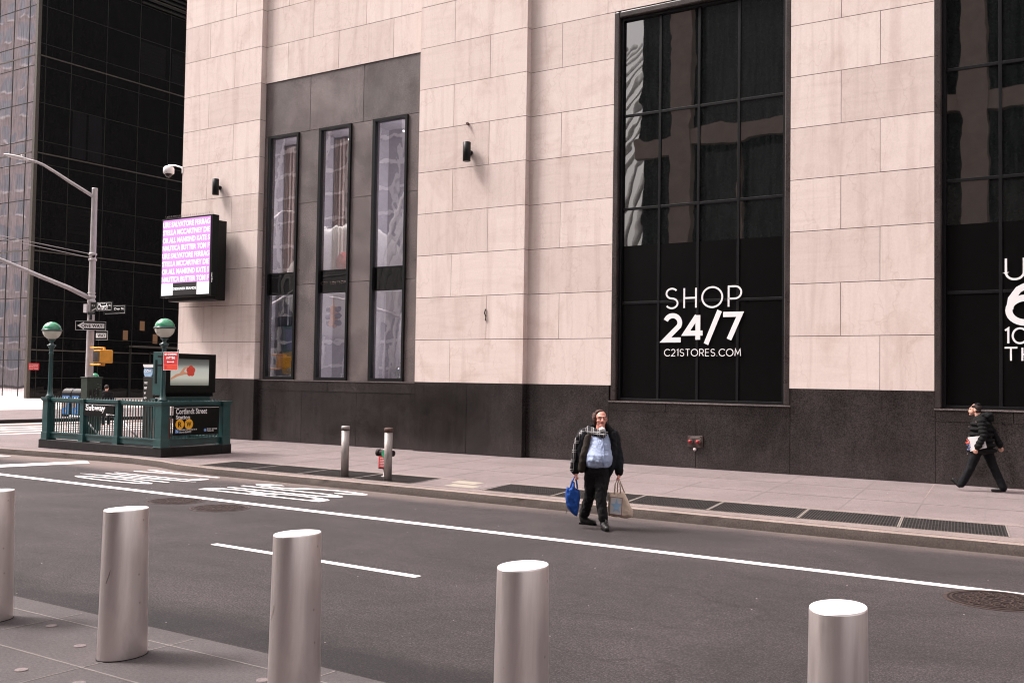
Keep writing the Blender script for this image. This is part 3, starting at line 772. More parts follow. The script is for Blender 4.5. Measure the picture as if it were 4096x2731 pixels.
strokes(w2, 'U', (LX(-3.07), ly, LZ(4.49)), X, Z, .36, .44, .045, 'white', .2, .006)
strokes(w2, '6', (LX(-3.04), ly, LZ(3.58)), X, Z, .70, .80, .135, 'white', .2, .006)
strokes(w2, '10', (LX(-3.08), ly, LZ(3.15)), X, Z, .42, .31, .04, 'white', .2, .006)
strokes(w2, 'TH', (LX(-3.09), ly, LZ(2.785)), X, Z, .58, .27, .036, 'white', .2, .006)
# body of the building
W(B('side_wall', 'stone', None, (-28.84,-28.5,F0+.52,50,.1,Z0+NC*CH)))
W(B('inner_wall', 'dim', None, (-28.5,12,27.5,27.8,.1,20), (-18.3,-18.0,F1+.5,27.5,.1,20), (12,12.3,F1+.5,27.5,.1,20), (-18,12,F1+.5,27.5,.1,.16)))
W(B('roof', 'roof', None, (-28.85,12.3,F1+.5,50,Z0+NC*CH-.3,Z0+NC*CH)))

# ------------------------------------------------------------------ black glass hotel across the side street
HX, HY, HT = -77.2, 47.2, 62
hotel = thing('glass_tower', 'black glass hotel tower with thin pale joint lines at the left edge', 'building', (HX, HY, .15))
def inhotel(o, p=None):
    p = p or hotel; o.parent = p
    o.matrix_parent_inverse = Matrix.Translation((-HX, -HY, -.15)) if p is hotel else Matrix.Identity(4); return o
gs = inhotel(B('side_glass', 'hglass', None, (HX-.3, HX, HY+.3, 95, .15, HT)))
gf = inhotel(B('front_glass', 'hfront', None, (-120, HX-.3, HY, HY+.3, .15, HT)))
inhotel(B('corner_post', 'brightjoint', None, (HX-.3, HX+.02, HY-.02, HY+.28, .15, HT)))
jm, bm_ = MB(), MB()
ys = [47.95, 50.25, 53.55, 56.85, 60.1, 63.4, 66.7, 70]
zb = [4.05, 12.05, 20.0, 27.95, 35.9, 43.9, 51.9, 59.8]
for y in ys: jm.box(HX-.02, HX+.025, y-.03, y+.03, .3, HT)
for z in zb:
    bm_.box(HX-.02, HX+.05, HY+.3, 95, z-.05, z+.05); bm_.box(-120, HX-.31, HY-.05, HY+.02, z-.05, z+.05)
    for q in (.85, 3.85, 6.95):
        if z-q < .3: continue
        jm.box(HX-.02, HX+.028, HY+.3, 95, z-q-.028, z-q+.028); jm.box(-120, HX-.31, HY-.03, HY+.02, z-q-.028, z-q+.028)
jm.box(HX-.02, HX+.028, HY+.3, 95, 1.78, 1.84); jm.box(HX-.02, HX+.028, HY+.3, 95, .74, .80)
for x in (-78.4, -80.6, -82.8, -85, -88, -91): jm.box(x-.03, x+.03, HY-.03, HY+.02, .3, HT)
inhotel(jm.build('mullions', 'joint')); inhotel(bm_.build('floor_joints', 'brightjoint'))
lv = MB()
for z in [35.2+.42*i for i in range(30)]: lv.box(HX-.02, HX+.16, 56.9, 95, z, z+.16)
inhotel(lv.build('louvres', 'joint'))
inhotel(B('roof', 'roof', None, (-120, HX-.3, HY+.3, 95, HT-.5, HT)))
def hwin(y0, y1, z0, z1, kind):
    d = MB()
    if kind == 'drape':
        n = 26; v = [(HX+.012+.006*math.sin(i*2.1), y0+(y1-y0)*i/n) for i in range(n+1)]
        for (ax, ay), (bx, by) in zip(v, v[1:]):
            if abs((ay+by)/2-(y0+(y1-y0)*.5)) < .12: continue
            f = [d.bm.verts.new(p) for p in ((ax,ay,z0),(bx,by,z0),(bx,by,z1),(ax,ay,z1))]; d.bm.faces.new(f)
        o = inhotel(d.build('curtain', 'drape'))
    else:
        n = int((z1-z0)/.28)
        for i in range(n): d.box(HX+.004, HX+.010+.003*(i % 2), y0, y1, z0+(z1-z0)*i/n, z0+(z1-z0)*(i+.94)/n)
        o = inhotel(d.build('blind', 'blind'))
    B('pane', 'hclear', o, (HX+.018, HX+.022, y0-.03, y1+.03, z0-.03, z1+.03))
M['hclear'] = glass_clear('hotel_clear_glass', (.42, .42, .43), 1.6, .01, .8)
hwin(50.5, 53.3, 20.15, 24.05, 'drape'); hwin(50.3, 53.2, 13.8, 16.0, 'blind')
hwin(56.95, 59.6, 29.0, 31.8, 'blind'); hwin(60.3, 63.3, 28.9, 31.6, 'blind')
for (y, z) in ((57.9, 6.5), (60.3, 6.5), (56.2, 5.6), (59.3, 5.4)):
    inhotel(B('lit_panel', 'warm', None, (HX+.004, HX+.012, y-.25, y+.25, z-.42, z+.42)))
inhotel(B('entrance_canopy', 'brightjoint', None, (HX-.02, HX+.6, 56.6, 72, 4.55, 4.72)))
inhotel(B('door_frame', 'joint', None, (HX, HX+.12, 56.6, 56.75, .15, 4.5), (HX, HX+.12, 58.7, 58.8, .15, 4.2), (HX, HX+.12, 58.8, 66, 4.1, 4.2)))
rs = B('wall_plaque', 'red', None, (HX+.03, HX+.05, 47.3, 48.2, 2.42, 2.98))
tag(rs, 'small red notice with pale lines fixed on the black glass', 'notice')
for i in range(4): text(rs, ('NO PARKING','DO NOT BLOCK','ENTRANCE','ANY TIME')[i], (HX+.051, 47.36, 2.83-.12*i), Y, Z, .74, .07, 'white', .01, th=.003)

# ------------------------------------------------------------------ subway entrance
sub_ = thing('subway_entrance', 'dark green railed stair entrance with black plinth and globe lamps', 'subway entrance', (-23.98, 17.77, .15))
def insub(o): o.parent = sub_; o.matrix_parent_inverse = Matrix.Translation((23.98, -17.77, -.15)); return o
SX0, SX1, SY0, SY1 = -26.50, -21.36, 16.68, 18.90
pl = MB(); T = .34
pl.box(SX0-.09, SX1+.03, SY0-.02, SY0+T, .12, .385); pl.box(SX0-.09, SX1+.03, SY1-T+.02, SY1+.02, .12, .385)
pl.box(SX1-T, SX1+.03, SY0+T, SY1-T+.02, .12, .384)
insub(pl.build('plinth', 'plinth', None, .012))
insub(B('stairwell_shade', 'pit', None, (SX0, SX1-T, SY0+T, SY1-T, .13, .16)))  # flat near-black slab painted for the shade of the stair opening
ZT = 1.50
def post(x, y, w):
    m = MB(); h = w/2
    m.box(x-h, x+h, y-h, y+h, .40, ZT-.05); m.box(x-h-.03, x+h+.03, y-h-.03, y+h+.03, .385, .41)
    m.box(x-h-.015, x+h+.015, y-h-.015, y+h+.015, .41, .60)
    m.box(x-h-.02, x+h+.02, y-h-.02, y+h+.02, ZT-.05, ZT-.02); m.box(x-h-.035, x+h+.035, y-h-.035, y+h+.035, ZT-.02, ZT+.045)
    return insub(m.build('post', 'green', None, .006))
fx = [-26.36, -24.74, -23.26, -21.50]
fy = SY0 + .12
for x, w in zip(fx, (.24, .17, .17, .25)): post(x, fy, w)
post(-21.50, SY1-.12, .24)
for x in (-24.3, -22.9): post(x, SY1-.14, .15)
def rail(a, b, along, fixed, back=False):
    """panel between two posts: skirt, top rail with spikes, bars"""
    m = MB(); bars = MB(); sp = MB()
    def bx(mm, u0, u1, w0, w1, z0, z1):
        if along == 'x': mm.box(u0, u1, fixed+w0, fixed+w1, z0, z1)
        else: mm.box(fixed+w0, fixed+w1, u0, u1, z0, z1)
    bx(m, a, b, -.055, .055, ZT-.045, ZT+.035); bx(m, a, b, -.035, .035, ZT-.085, ZT-.045)
    r1 = insub(m.build('top_rail', 'green', None, .005)); m = MB()
    bx(m, a, b, -.05, .05, .555, .60); bx(m, a, b, -.025, .025, .425, .555)
    insub(m.build('bottom_rail', 'green', None, .005))
    n = int((b-a)/.105)
    for i in range(n):
        u = a + (b-a)*(i+.5)/n; bx(bars, u-.011, u+.011, -.011, .011, .60, ZT-.085)
    insub(bars.build('bars', 'green'))
    n = int((b-a)/.115)
    for i in range(n):
        u = a + (b-a)*(i+.5)/n; p = (u, fixed) if along == 'x' else (fixed, u)
        sp.lathe([(.026, ZT+.034), (.016, ZT+.055), (.004, ZT+.095)], (p[0], p[1], 0), 6, smooth=False)
    s = sp.build('spikes', 'green'); s.parent = r1
rail(-26.24, -24.83, 'x', fy); rail(-24.65, -23.35, 'x', fy); rail(-23.17, -21.63, 'x', fy)
rail(SY0+.25, SY1-.25, 'y', -21.50)
rail(-24.22, -22.98, 'x', SY1-.14); rail(-22.82, -21.63, 'x', SY1-.14)
# globe lamps on the posts
def globe_lamp(x, y, z0, label, scale=1.0):
    t = thing('globe_lamp', label, 'lamp', (x, y, z0), 0, 'green topped globe lamps')
    k = scale
    m = MB(); m.lathe([(.11*k,0),(.11*k,.05),(.085*k,.07),(.07*k,.15),(.062*k,.2),(.052*k,1.18),(.062*k,1.2),(.062*k,1.23),(.05*k,1.25),(.055*k,1.33),(.09*k,1.41),(.115*k,1.43),(.115*k,1.46),(.05*k,1.48),(.045*k,1.54),(.09*k,1.58),(.10*k,1.60)], seg=16)
    m.build('lamp_post', 'green', t)
    R0 = .245*k; zc = 1.60*k+.075+R0*.72 if k == 1 else 1.75
    lo = [(R0*math.cos(R(a)), zc+R0*math.sin(R(a))) for a in range(-68, 0, 8)] + [(R0, zc)]
    MB().lathe(lo, seg=32).build('milk_globe', 'globewhite', t)
    hi = [(R0, zc+.025)] + [(R0*math.cos(R(a)), zc+.025+R0*.92*math.sin(R(a))) for a in range(8, 90, 8)]
    MB().lathe(hi, seg=32).build('green_dome', 'globegreen', t)
    MB().lathe([(R0*1.0, zc-.012),(R0*1.08, zc-.008),(R0*1.1, zc+.012),(R0*1.05, zc+.035),(R0*.99, zc+.04)], seg=32).build('band', 'green', t)
    return t
globe_lamp(-26.33, fy, ZT+.045, 'green topped globe lamp on the railing corner beside the crossing')
globe_lamp(-21.50, fy, ZT+.045, 'green topped globe lamp on the railing corner beside the red parking sign')
globe_lamp(-57.9, 40.0, .15, 'distant green topped globe lamp peeking above the green cabinet')
# signs on the railing
sg = B('railing_sign', 'signblack', None, (-24.61, -23.29, fy-.085, fy-.06, 1.10, 1.43))
tag(sg, 'black Subway sign with white letters on the front railing', 'sign')
B('stripe', 'white', sg, (-24.60, -23.30, fy-.088, fy-.085, 1.395, 1.402))
text(sg, 'Subway', (-24.55, fy-.0855, 1.185), X, Z, .84, .21, 'white', .026, sp=1.04)
text(sg, 'New York City Transit', (-23.58, fy-.0855, 1.135), X, Z, .27, .03, 'white', .01)
MB().lathe([(.03, -.003),(.03, 0)], (-23.63, fy-.086, 1.15), 14, axis='y').build('transit_disc', 'white', sg)
xs = -21.36
sg = B('station_sign', 'signblack', None, (xs, xs+.03, 17.02, 18.47, .685, 1.43))
tag(sg, 'black Cortlandt Street Station sign with two yellow route circles', 'sign')
x1 = xs+.0305
B('stripe', 'white', sg, (x1, x1+.003, 17.03, 18.46, 1.385, 1.393))
text(sg, 'Cortlandt Street', (x1, 17.08, 1.225), Y, Z, .985, .145, 'white', .024, sp=1.06)
text(sg, 'Station', (x1, 17.08, 1.095), Y, Z, .44, .105, 'white', .024, sp=1.06)
for yc, ch in ((17.205, 'R'), (17.49, 'W')):
    d = MB().lathe([(.133, 0), (.133, .003)], (x1, yc, .965), 36, axis='x').build('route_disc', 'bullet', sg)
    text(d, ch, (x1+.0035, yc-(.055 if ch == 'R' else .075), .90), Y, Z, .115 if ch == 'R' else .15, .13, 'signblack', .02, th=.002)
ic = B('access_icon', 'blue', sg, (x1, x1+.003, 17.07, 17.175, .745, .845))
mi = MB(); c = (x1+.0045, 17.12, .785)
mi.tube([(c[0], c[1]+.026*math.cos(a), c[2]+.026*math.sin(a)) for a in [R(q) for q in range(100, 400, 25)]], .004, 6)
mi.tube([(c[0], 17.115, .83), (c[0], 17.117, .795), (c[0], 17.14, .793), (c[0], 17.152, .765)], .0045, 6); mi.build('wheelchair_symbol', 'white', ic)
text(sg, 'Elevator at Vesey St &', (x1, 17.19, .80), Y, Z, .56, .05, 'white', .012)
text(sg, 'Church St/WTC', (x1, 17.19, .745), Y, Z, .38, .045, 'white', .012)
d = MB().lathe([(.043, 0), (.043, .003)], (x1, 18.02, .80), 24, axis='x').build('route_disc', 'blue', sg)
text(d, 'E', (x1+.0035, 18.005, .778), Y, Z, .03, .045, 'white', .02, th=.002)
text(sg, 'Enter across', (x1, 18.08, .812), Y, Z, .33, .042, 'white', .012)
text(sg, 'Fulton St', (x1, 18.08, .76), Y, Z, .22, .042, 'white', .012)
# stair handrails inside
hr = MB(); hr.tube([(-26.2,17.35,1.02),(-25.6,17.35,1.02),(-24.85,17.35,.52)], .026)
hr.build('handrail', 'white', None); tag(bpy.data.objects['handrail'], 'white handrail dipping behind the left railing panel', 'handrail')
hr = MB().tube([(-23.85,17.35,.95),(-23.2,17.35,.56)], .026).build('handrail', 'white'); tag(hr, 'short sloping white handrail behind the right railing panel', 'handrail')
rb_ = B('newspaper_box', 'red2', None, (-22.1, -21.85, 17.0, 17.35, .17, 1.12), bevel=.02); tag(rb_, 'narrow red box glimpsed behind the railing left of the station sign', 'box')
# advertising display
ad = thing('advertising_display', 'black framed digital display above the station sign showing a hand and flower', 'display', (-21.85, 17.78, 1.545))
def inad(o): o.parent = ad; o.matrix_parent_inverse = Matrix.Translation((21.85, -17.78, -1.545)); return o
inad(B('housing', 'signblack', None, (-21.98, -21.72, 17.0, 18.66, 1.76, 2.78), bevel=.01))
inad(B('side_cabinet', 'green', None, (-22.02, -21.70, 16.88, 16.995, 1.70, 2.80), bevel=.006))
inad(B('slot', 'signblack', None, (-21.93, -21.86, 16.872, 16.88, 2.0, 2.6)))
inad(MB().prism([(-21.98,17.0,1.758),(-21.75,17.0,1.758),(-21.80,17.05,1.66),(-21.95,17.05,1.66)], (0,1.6,0)).build('chin', 'signblack'))
inad(B('stand', 'green', None, (-21.96, -21.80, 17.05, 18.55, 1.547, 1.655)))
scn = inad(B('screen', 'art', None, (-21.72, -21.712, 17.19, 18.42, 1.95, 2.64)))
xa = -21.711
def blob2(pts, mat, name, x=xa):
    MB().prism([(x, p[0], p[1]) for p in pts], (.003, 0, 0)).build(name, mat, scn)
blob2([(17.19,2.14),(17.35,2.24),(17.47,2.27),(17.60,2.42),(17.74,2.44),(17.75,2.41),(17.64,2.38),(17.60,2.31),(17.68,2.29),(17.74,2.27),(17.73,2.24),(17.60,2.23),(17.42,2.19),(17.19,2.09)], 'arthand', 'pictured_hand')
for k_ in range(5):
    a = R(90+72*k_)
    blob2([(17.82+.07*math.cos(a)+.075*math.cos(R(q)), 2.33+.075*math.sin(a)+.075*math.sin(R(q))) for q in range(0, 360, 30)], 'artflower', 'pictured_petal', xa+.001+.0008*k_)

# ------------------------------------------------------------------ parking sign, pole, signal, cabinet
ns = thing('parking_sign', 'red no standing anytime sign clamped to the right globe lamp post', 'sign', (-20.99, 16.60, .15))
MB().box(-.50,-.2,.004,.03,2.28,2.33).box(-.50,-.2,.004,.03,2.5,2.55).tube([(.25,.02,2.3),(.25,.02,2.70)], .018, 8).build('clamp', 'black', ns)
bd = B('plate', 'white', ns, (-.27, .29, -.004, 0, 2.185, 2.64), bevel=0)
B('red_field', 'red', bd, (-.258, .278, -.007, -.004, 2.33, 2.628)); B('lower_field', 'red2', bd, (-.258, .278, -.007, -.004, 2.197, 2.326))
text(bd, 'NO STANDING', (-.22, -.0075, 2.545), X, Z, .46, .06, 'white', .03, th=.002)
text(bd, 'ANYTIME', (-.16, -.0075, 2.455), X, Z, .34, .06, 'white', .03, th=.002)
am = MB(); am.box(-.09, .11, -.010, -.0075, 2.383, 2.401)
am.prism([(-.13,-.0075,2.392),(-.08,-.0075,2.42),(-.08,-.0075,2.364)], (0,-.0026,0)); am.prism([(.15,-.0075,2.392),(.10,-.0075,2.42),(.10,-.0075,2.364)], (0,-.0026,0))
am.build('double_arrow', 'white', bd)
MB().lathe([(.04,0),(.04,.002)], (-.17,-.0095,2.262), 18, axis='y').build('logo', 'red', bd)

pole = thing('street_light', 'silver street light with long raised lamp arm and signal mast arm', 'street light', (-28.96, 19.8, .15))
PX, PY = -28.96, 19.8
def inp(o): o.parent = pole; o.matrix_parent_inverse = Matrix.Translation((-PX, -PY, -.15)); return o
inp(MB().lathe([(.20,0.0),(.20,.3),(.135,.35),(.125,1.0),(.085,7.93),(.088,7.94),(.088,7.98)], (PX,PY,.15), 12).build('pole', 'pole'))
inp(MB().tube([(-28.97,19.76,7.86),(-29.1,19.43,8.05),(-29.203,19.143,8.21),(-29.37,18.693,8.48),(-29.5,18.35,8.67),(-29.58,18.13,8.74),(-29.66,17.92,8.765)], [.055,.052,.05,.045,.04,.038,.035], 10).build('lamp_arm', 'pole'))
lh = MB(); dv = Vector((-.35,-.94,.10)).normalized()
nn = dv.cross(Z).normalized(); uu = nn.cross(dv)
Rm = Matrix((nn, dv, uu)).transposed().to_4x4()
lh.ball(Vector((-29.66,17.92,8.77))+dv*.32, (.13,.36,.055), 3, Rm); lh.ball(Vector((-29.66,17.92,8.765))+dv*.06, (.055,.16,.045), 2, Rm)
inp(lh.build('lamp_head', 'whitepaint'))
inp(MB().lathe([(.035,0),(.035,.06),(.045,.06),(.045,.09)], (-29.70,17.78,8.80), 10).build('photocell', 'pole'))
inp(MB().tube([(-28.97,19.72,4.62),(-29.2,19.15,4.9),(-29.47,18.43,5.175),(-29.89,17.29,5.63),(-30.36,16.02,6.09),(-31.2,13.7,6.7),(-31.9,11.8,6.95)], [.075,.07,.065,.06,.055,.05,.045], 10).build('signal_mast_arm', 'pole'))
inp(MB().tube([(-28.97,19.75,6.014),(-31.2,13.7,6.85)], .011, 6).tube([(-28.97,19.75,5.894),(-31.2,13.7,6.8)], .011, 6).tube([(-28.9,19.75,5.96),(-28.35,19.4,5.93)], .012, 6).build('tie_rod', 'pole'))
for z, h in ((5.80,.07),(5.98,.07),(4.46,.10),(4.62,.08),(4.76,.03)): inp(MB().lathe([(.118,0),(.125,.01),(.125,h-.01),(.118,h)], (PX,PY,z), 14).build('clamp', 'pole'))
inp(B('junction_box', 'pole', None, (PX-.16, PX+.0, PY-.17, PY-.08, 4.15, 4.42))); inp(MB().ball((PX+.22,PY-.12,5.93), .06, 1).build('rod_anchor', 'iron'))
# street name plates
sn = thing('street_sign', 'black Church St name plate high on the silver pole', 'sign', (-28.6, 19.52, 4.30))
B('plate', 'signblack', sn, (.02, 1.14, -.012, .012, -.14, .15), bevel=.004)
B('white_border', 'white', sn, (.36,1.08,-.015,-.012,.112,.12), (.36,1.08,-.015,-.012,-.118,-.11), (.36,.368,-.015,-.012,-.11,.112), (1.072,1.08,-.015,-.012,-.11,.112))
text(sn, 'Church', (.40, -.013, -.095), X, Z, .50, .185, 'white', .018, sp=1.08, th=.003); text(sn, 'St', (.95, -.013, .0), X, Z, .09, .06, 'white', .015, th=.003)
text(sn, '50-22', (.60, -.013, .085), X, Z, .15, .03, 'white', .01, th=.002)
mm = MB().prism([(.06,-.013,-.11),(.30,-.013,-.03),(.33,-.013,-.06),(.14,-.013,-.125)], (0,-.003,0)); mm.lathe([(.025,0),(.025,.003)], (.12,-.016,.05), 10, axis='y'); mm.box(.2,.235,-.016,-.013,.02,.06)
mm.build('grey_emblem', 'galv', sn)
B('bracket', 'black', sn, (-.1, .25, -.02, .03, -.24, -.15), (.0, .06, -.02, .03, -.4, -.24))
s2 = thing('street_sign', 'black cross street name plate showing only St behind the Church plate', 'sign', (-28.55, 19.75, 4.20))
B('plate', 'signblack', s2, (.3, 1.42, -.012, .012, -.13, .15), bevel=.004)
B('white_border', 'white', s2, (.4,1.38,-.015,-.012,.122,.13), (.4,1.38,-.015,-.012,-.108,-.10), (1.372,1.38,-.015,-.012,-.10,.122))
text(s2, 'Dey St', (.85, -.013, -.02), X, Z, .48, .09, 'white', .015, th=.003)
# one way arrows
def one_way(loc, rz, label, w=.915, h=.305):
    t = thing('one_way_sign', label, 'sign', loc, rz)
    p = B('plate', 'signblack', t, (-w/2, w/2, -.004, .004, -h/2, h/2))
    B('white_border', 'white', p, (-w/2+.01,w/2-.01,-.0065,-.004,h/2-.022,h/2-.012), (-w/2+.01,w/2-.01,-.0065,-.004,-h/2+.012,-h/2+.022), (-w/2+.01,-w/2+.02,-.0065,-.004,-h/2+.022,h/2-.022), (w/2-.02,w/2-.01,-.0065,-.004,-h/2+.022,h/2-.022))
    k = w/.915
    MB().prism([(x*k, -.004, z*h/.305) for x, z in ((-.40,0),(-.20,.12),(-.20,.075),(.40,.075),(.40,-.075),(-.20,-.075),(-.20,-.12))], (0,-.003,0)).build('arrow', 'white', p)
    text(p, 'ONE WAY', (-.27*k, -.0073, -.05*h/.305), X, Z, .62*k, .10*h/.305, 'signblack', .028, th=.002, sp=1.08)
    return t
one_way((-28.62, 19.57, 3.72), R(48), 'white arrow on black one way sign pointing left on the pole')
t = thing('one_way_sign', 'smaller black sign showing WAY below the arrow sign', 'sign', (-28.5, 19.72, 3.42), R(12))
B('plate', 'signblack', t, (-.05,.44,-.004,.004,-.15,.15)); B('white_border', 'white', t, (-.04,.43,-.006,-.004,.13,.14), (-.04,.43,-.006,-.004,-.14,-.13), (.42,.43,-.006,-.004,-.13,.13))
B('white_field', 'white', t, (-.04,.37,-.0065,-.004,-.075,.075)); text(t, 'WAY', (.02, -.007, -.05), X, Z, .32, .10, 'signblack', .018, th=.002)
# pedestrian signal
ps = thing('pedestrian_signal', 'yellow pedestrian signal box held by two arms on the silver pole', 'signal', (-27.75, 19.35, 2.55))
hb = B('housing', 'orange', ps, (-.36, 0.0, -.02, .44, 0, .41), bevel=.03)
B('face', 'iron', hb, (-.33, -.04, -.034, -.021, .04, .37)); g = MB()
for i in range(9): g.box(-.32+.033*i, -.314+.033*i, -.045, -.0345, .05, .36)
g.build('face_grille', 'galv', hb)
for z in (-.06, .47): MB().tube([(-1.15,.42,z+.02),(-.1,.2,z)], .028, 8).tube([(-.12,.2,z),(-.12,.2,z+(.1 if z < 0 else -.1))], .04, 8).build('bracket_arm', 'orange', ps)
# cabinet
cb = thing('signal_cabinet', 'dark green traffic signal cabinet with small stickers beside the pole', 'cabinet', (-28.25, 19.25, .15))
B('cabinet_body', 'cab', cb, (-.16, .16, -.1, .42, .3, 1.93), bevel=.01); B('foot', 'cab', cb, (-.12,.12,-.05,.36,0,.3)); B('cap', 'cab', cb, (-.18,.18,-.12,.44,1.93,1.97), bevel=.01)
v = MB()
for j in range(3):
    for i in range(7): v.box(.16, .168, -.02+.13*j, .06+.13*j, 1.36+.035*i, 1.38+.035*i)
v.build('vent', 'iron', cb); st = MB(); rs_ = random.Random(2)
for i in range(12): y, z = rs_.uniform(0,.36), rs_.uniform(1.35,1.75); st.box(.1605,.163,y,y+.012,z,z+.012)
st.build('sticker', 'whitepaint', cb)

# recycling bins, kiosk sign, far pedestrian
bn = thing('waste_bin', 'blue and black curved top waste bin station across the side street', 'bin', (-44.35, 29.65, .15), R(8))
for i, x in enumerate((-.62, .02)):
    b = MB(); prof = [(-.3,0),(.3,0),(.3,1.05)] + [(.3*math.cos(R(a)), 1.05+.3*math.sin(R(a))) for a in range(20, 180, 20)] + [(-.3,1.05)]
    b.prism([(x, p[0], p[1]) for p in prof], (.60, 0, 0)); b.build('bin_body', 'binblack', bn, .015)
    B('front_panel', 'blue', bn, (x+.06, x+.54, -.315, -.301, .12, 1.0)); B('yellow_print', 'ochre', bn, (x+.14,x+.26,-.32,-.3155,.42,.78),(x+.30,x+.42,-.32,-.3155,.45,.80),(x+.3,x+.42,-.32,-.3155,.2,.33))
    B('label', 'white', bn, (x+.14,x+.45,-.32,-.3155,.86,.92))
ks = thing('kiosk_sign', 'dark pavement sign with white words under a blue disc left of the display', 'sign', (-28.25, 21.5, .15))
B('panel', 'joint', ks, (-.22, .30, -.04, .04, 0, 2.0), bevel=.01)
MB().lathe([(.22,-.02),(.22,.02)], (-.02,0,2.16), 30, axis='y').build('disc', 'lightblue', ks); text(ks, 'CON', (-.19,-.021,2.13), X, Z, .3, .09, 'white', .012)
MB().prism([(-.2,-.05,2.30),(.3,-.05,2.30),(.3,-.05,2.40),(-.25,-.05,2.40)], (0,.2,0)).build('hood', 'whitepaint', ks)
for i, (s_, wd) in enumerate((('WE', .16), ('wr', .14), ('w', .08), ('yo', .13), ('skin', .2))): text(ks, s_, (-.16,-.042,1.74-.165*i), X, Z, wd, .085, 'whitepaint', .01)

# LED board on the store corner
lb = thing('led_board', 'black boxed LED board with lilac screen of white brand names on the store corner', 'screen', (-27.4, 22.3, 4.8))
def inl(o): o.parent = lb; o.matrix_parent_inverse = Matrix.Translation((27.4, -22.3, -4.8)); return o
inl(B('cabinet', 'signblack', None, (-28.70, -26.16, 22.2, 22.46, 4.79, 7.44), bevel=.012))
inl(B('rear_box', 'black', None, (-28.6, -26.30, 22.465, 22.9, 4.68, 7.30), bevel=.01))
inl(B('wall_bracket', 'black', None, (-28.2,-28.0,22.9,23.1,5.2,6.8), (-26.9,-26.7,22.9,23.1,5.2,6.8)))
sc_ = inl(B('screen', 'ledpink', None, (-28.63, -26.27, 22.192, 22.2, 5.27, 7.385)))
zz_ = [7.14-.262*i for i in range(8)]
rows_ = ['URE SALVATORE FERRAG', 'STELLA MCCARTNEY DIE', 'OR ALL MANKIND KATE S', 'NAUTICA BUTTER TOM F']*2
for i, z in enumerate(zz_): text(sc_, rows_[i], (-28.62, 22.1915, z), X, Z, 2.33, .175, 'ledwhite', .028, name='lit_words', th=.003)
B('white_tile', 'ledwhite', sc_, (-28.63,-28.05,22.190,22.1995,4.86,5.265)); B('white_tile', 'ledwhite', sc_, (-26.86,-26.27,22.190,22.1995,4.86,5.265))
B('dark_tile', 'ledblack', sc_, (-28.05,-26.86,22.191,22.1995,4.86,5.265)); text(sc_, 'DESIGNER BRANDS', (-28.03,22.1905,5.03), X, Z, 1.14, .085, 'ledwhite', .02, name='lit_words', th=.002)
text(lb, 'watchfire', (1.236, -.1 , .75), (0,0,-1), X, .32, .05, 'white', .01).parent = None if False else lb
sp = MB()
for i in range(46): x = -28.6+.052*i; sp.tube([(x,22.3,7.44),(x+.012*((i % 3)-1),22.27+.02*(i % 2),7.55)], .004, 4)
inl(sp.build('bird_spikes', 'galv'))
# dome camera and wall lights
dc = thing('security_camera', 'white dome camera on a curved arm at the store corner', 'camera', (-28.85, 23.15, 9.3))
MB().tube([(0,0,0),(-.15,0,.12),(-.45,0,.21),(-.80,0,.25)], [.035,.03,.03,.035], 10).box(-.02,.02,-.07,.07,-.12,.12).build('arm', 'greyplastic', dc)
MB().lathe([(.06,.24),(.15,.20),(.19,.13),(.19,-.02),(.16,-.05)], (-.80,0,0), 24).build('housing', 'greyplastic', dc)
MB().lathe([(.13,-.05),(.12,-.10),(.08,-.15),(.02,-.175)], (-.80,0,0), 20).build('smoked_dome', 'lens', dc)
for x, z, lab in ((-26.90, 8.50, 'black cylinder wall light above the LED board'), (-16.59, 8.55, 'black cylinder wall light on the middle limestone pier')):
    t = thing('wall_light', lab, 'wall light', (x, F0, z), 0, 'black cylinder wall lights')
    MB().lathe([(.098,-.27),(.11,-.262),(.11,.262),(.098,.27)], (0,-.20,0), 24).build('cylinder', 'black', t)
    MB().lathe([(.07,-.10),(.07,0)], (.0,0,0), 16, axis='y').tube([(0,-.12,0),(0,-.06,0)], .035, 8).build('wall_mount', 'black', t)
st = MB().lathe([(.035,-.08),(.04,-.06),(.035,0)], (-16.69, F0, 9.38), 12, axis='y').build('wall_stud', 'rust'); tag(st, 'small rusty stud in the stone joint above the middle wall light', 'stud')
hk = MB().tube([(-15.99,F0-.02,4.16),(-16.02,F0-.03,4.05),(-15.97,F0-.03,3.95),(-15.99,F0-.02,3.84)], .016, 8).build('iron_hook', 'iron'); tag(hk, 'rusty iron hook set in a stone joint low on the middle pier', 'hook')

# fire connection on the base, hose standpipe and two steel posts on the grating
fd = thing('fire_connection', 'wall plate with two red capped fire inlets on the dark base', 'fire inlet', (-9.87, F1-.01, .80))
pt = [(-.20,-.13),(-.20,.12),(-.18,.14),(.18,.14),(.20,.12),(.20,-.13),(.07,-.15),(.04,-.22),(-.04,-.22),(-.07,-.15)]
MB().prism([(x, 0, z) for x, z in pt], (0,-.03,0)).build('plate', 'ironhi', fd, .008)
for x in (-.10, .10):
    c = MB().lathe([(.048,0),(.048,-.07),(.042,-.08)], (x,-.03,0), 20, axis='y').build('inlet', 'galv', fd)
    MB().lathe([(.060,-.115),(.066,-.11),(.066,-.10),(.05,-.12)][::-1] and [(.050,-.08),(.050,-.10),(.036,-.105),(.036,-.115),(.015,-.12),(.015,-.14)], (x,-.03,0), 20, axis='y').build('red_cap', 'deepred', c)
B('raised_words', 'galv', fd, (-.12,.12,-.033,-.03,.10,.112), (-.15,.15,-.033,-.03,.07,.082))
MB().ball((0,-.05,-.19), .045, 2).build('drain_ball', 'steel', fd)
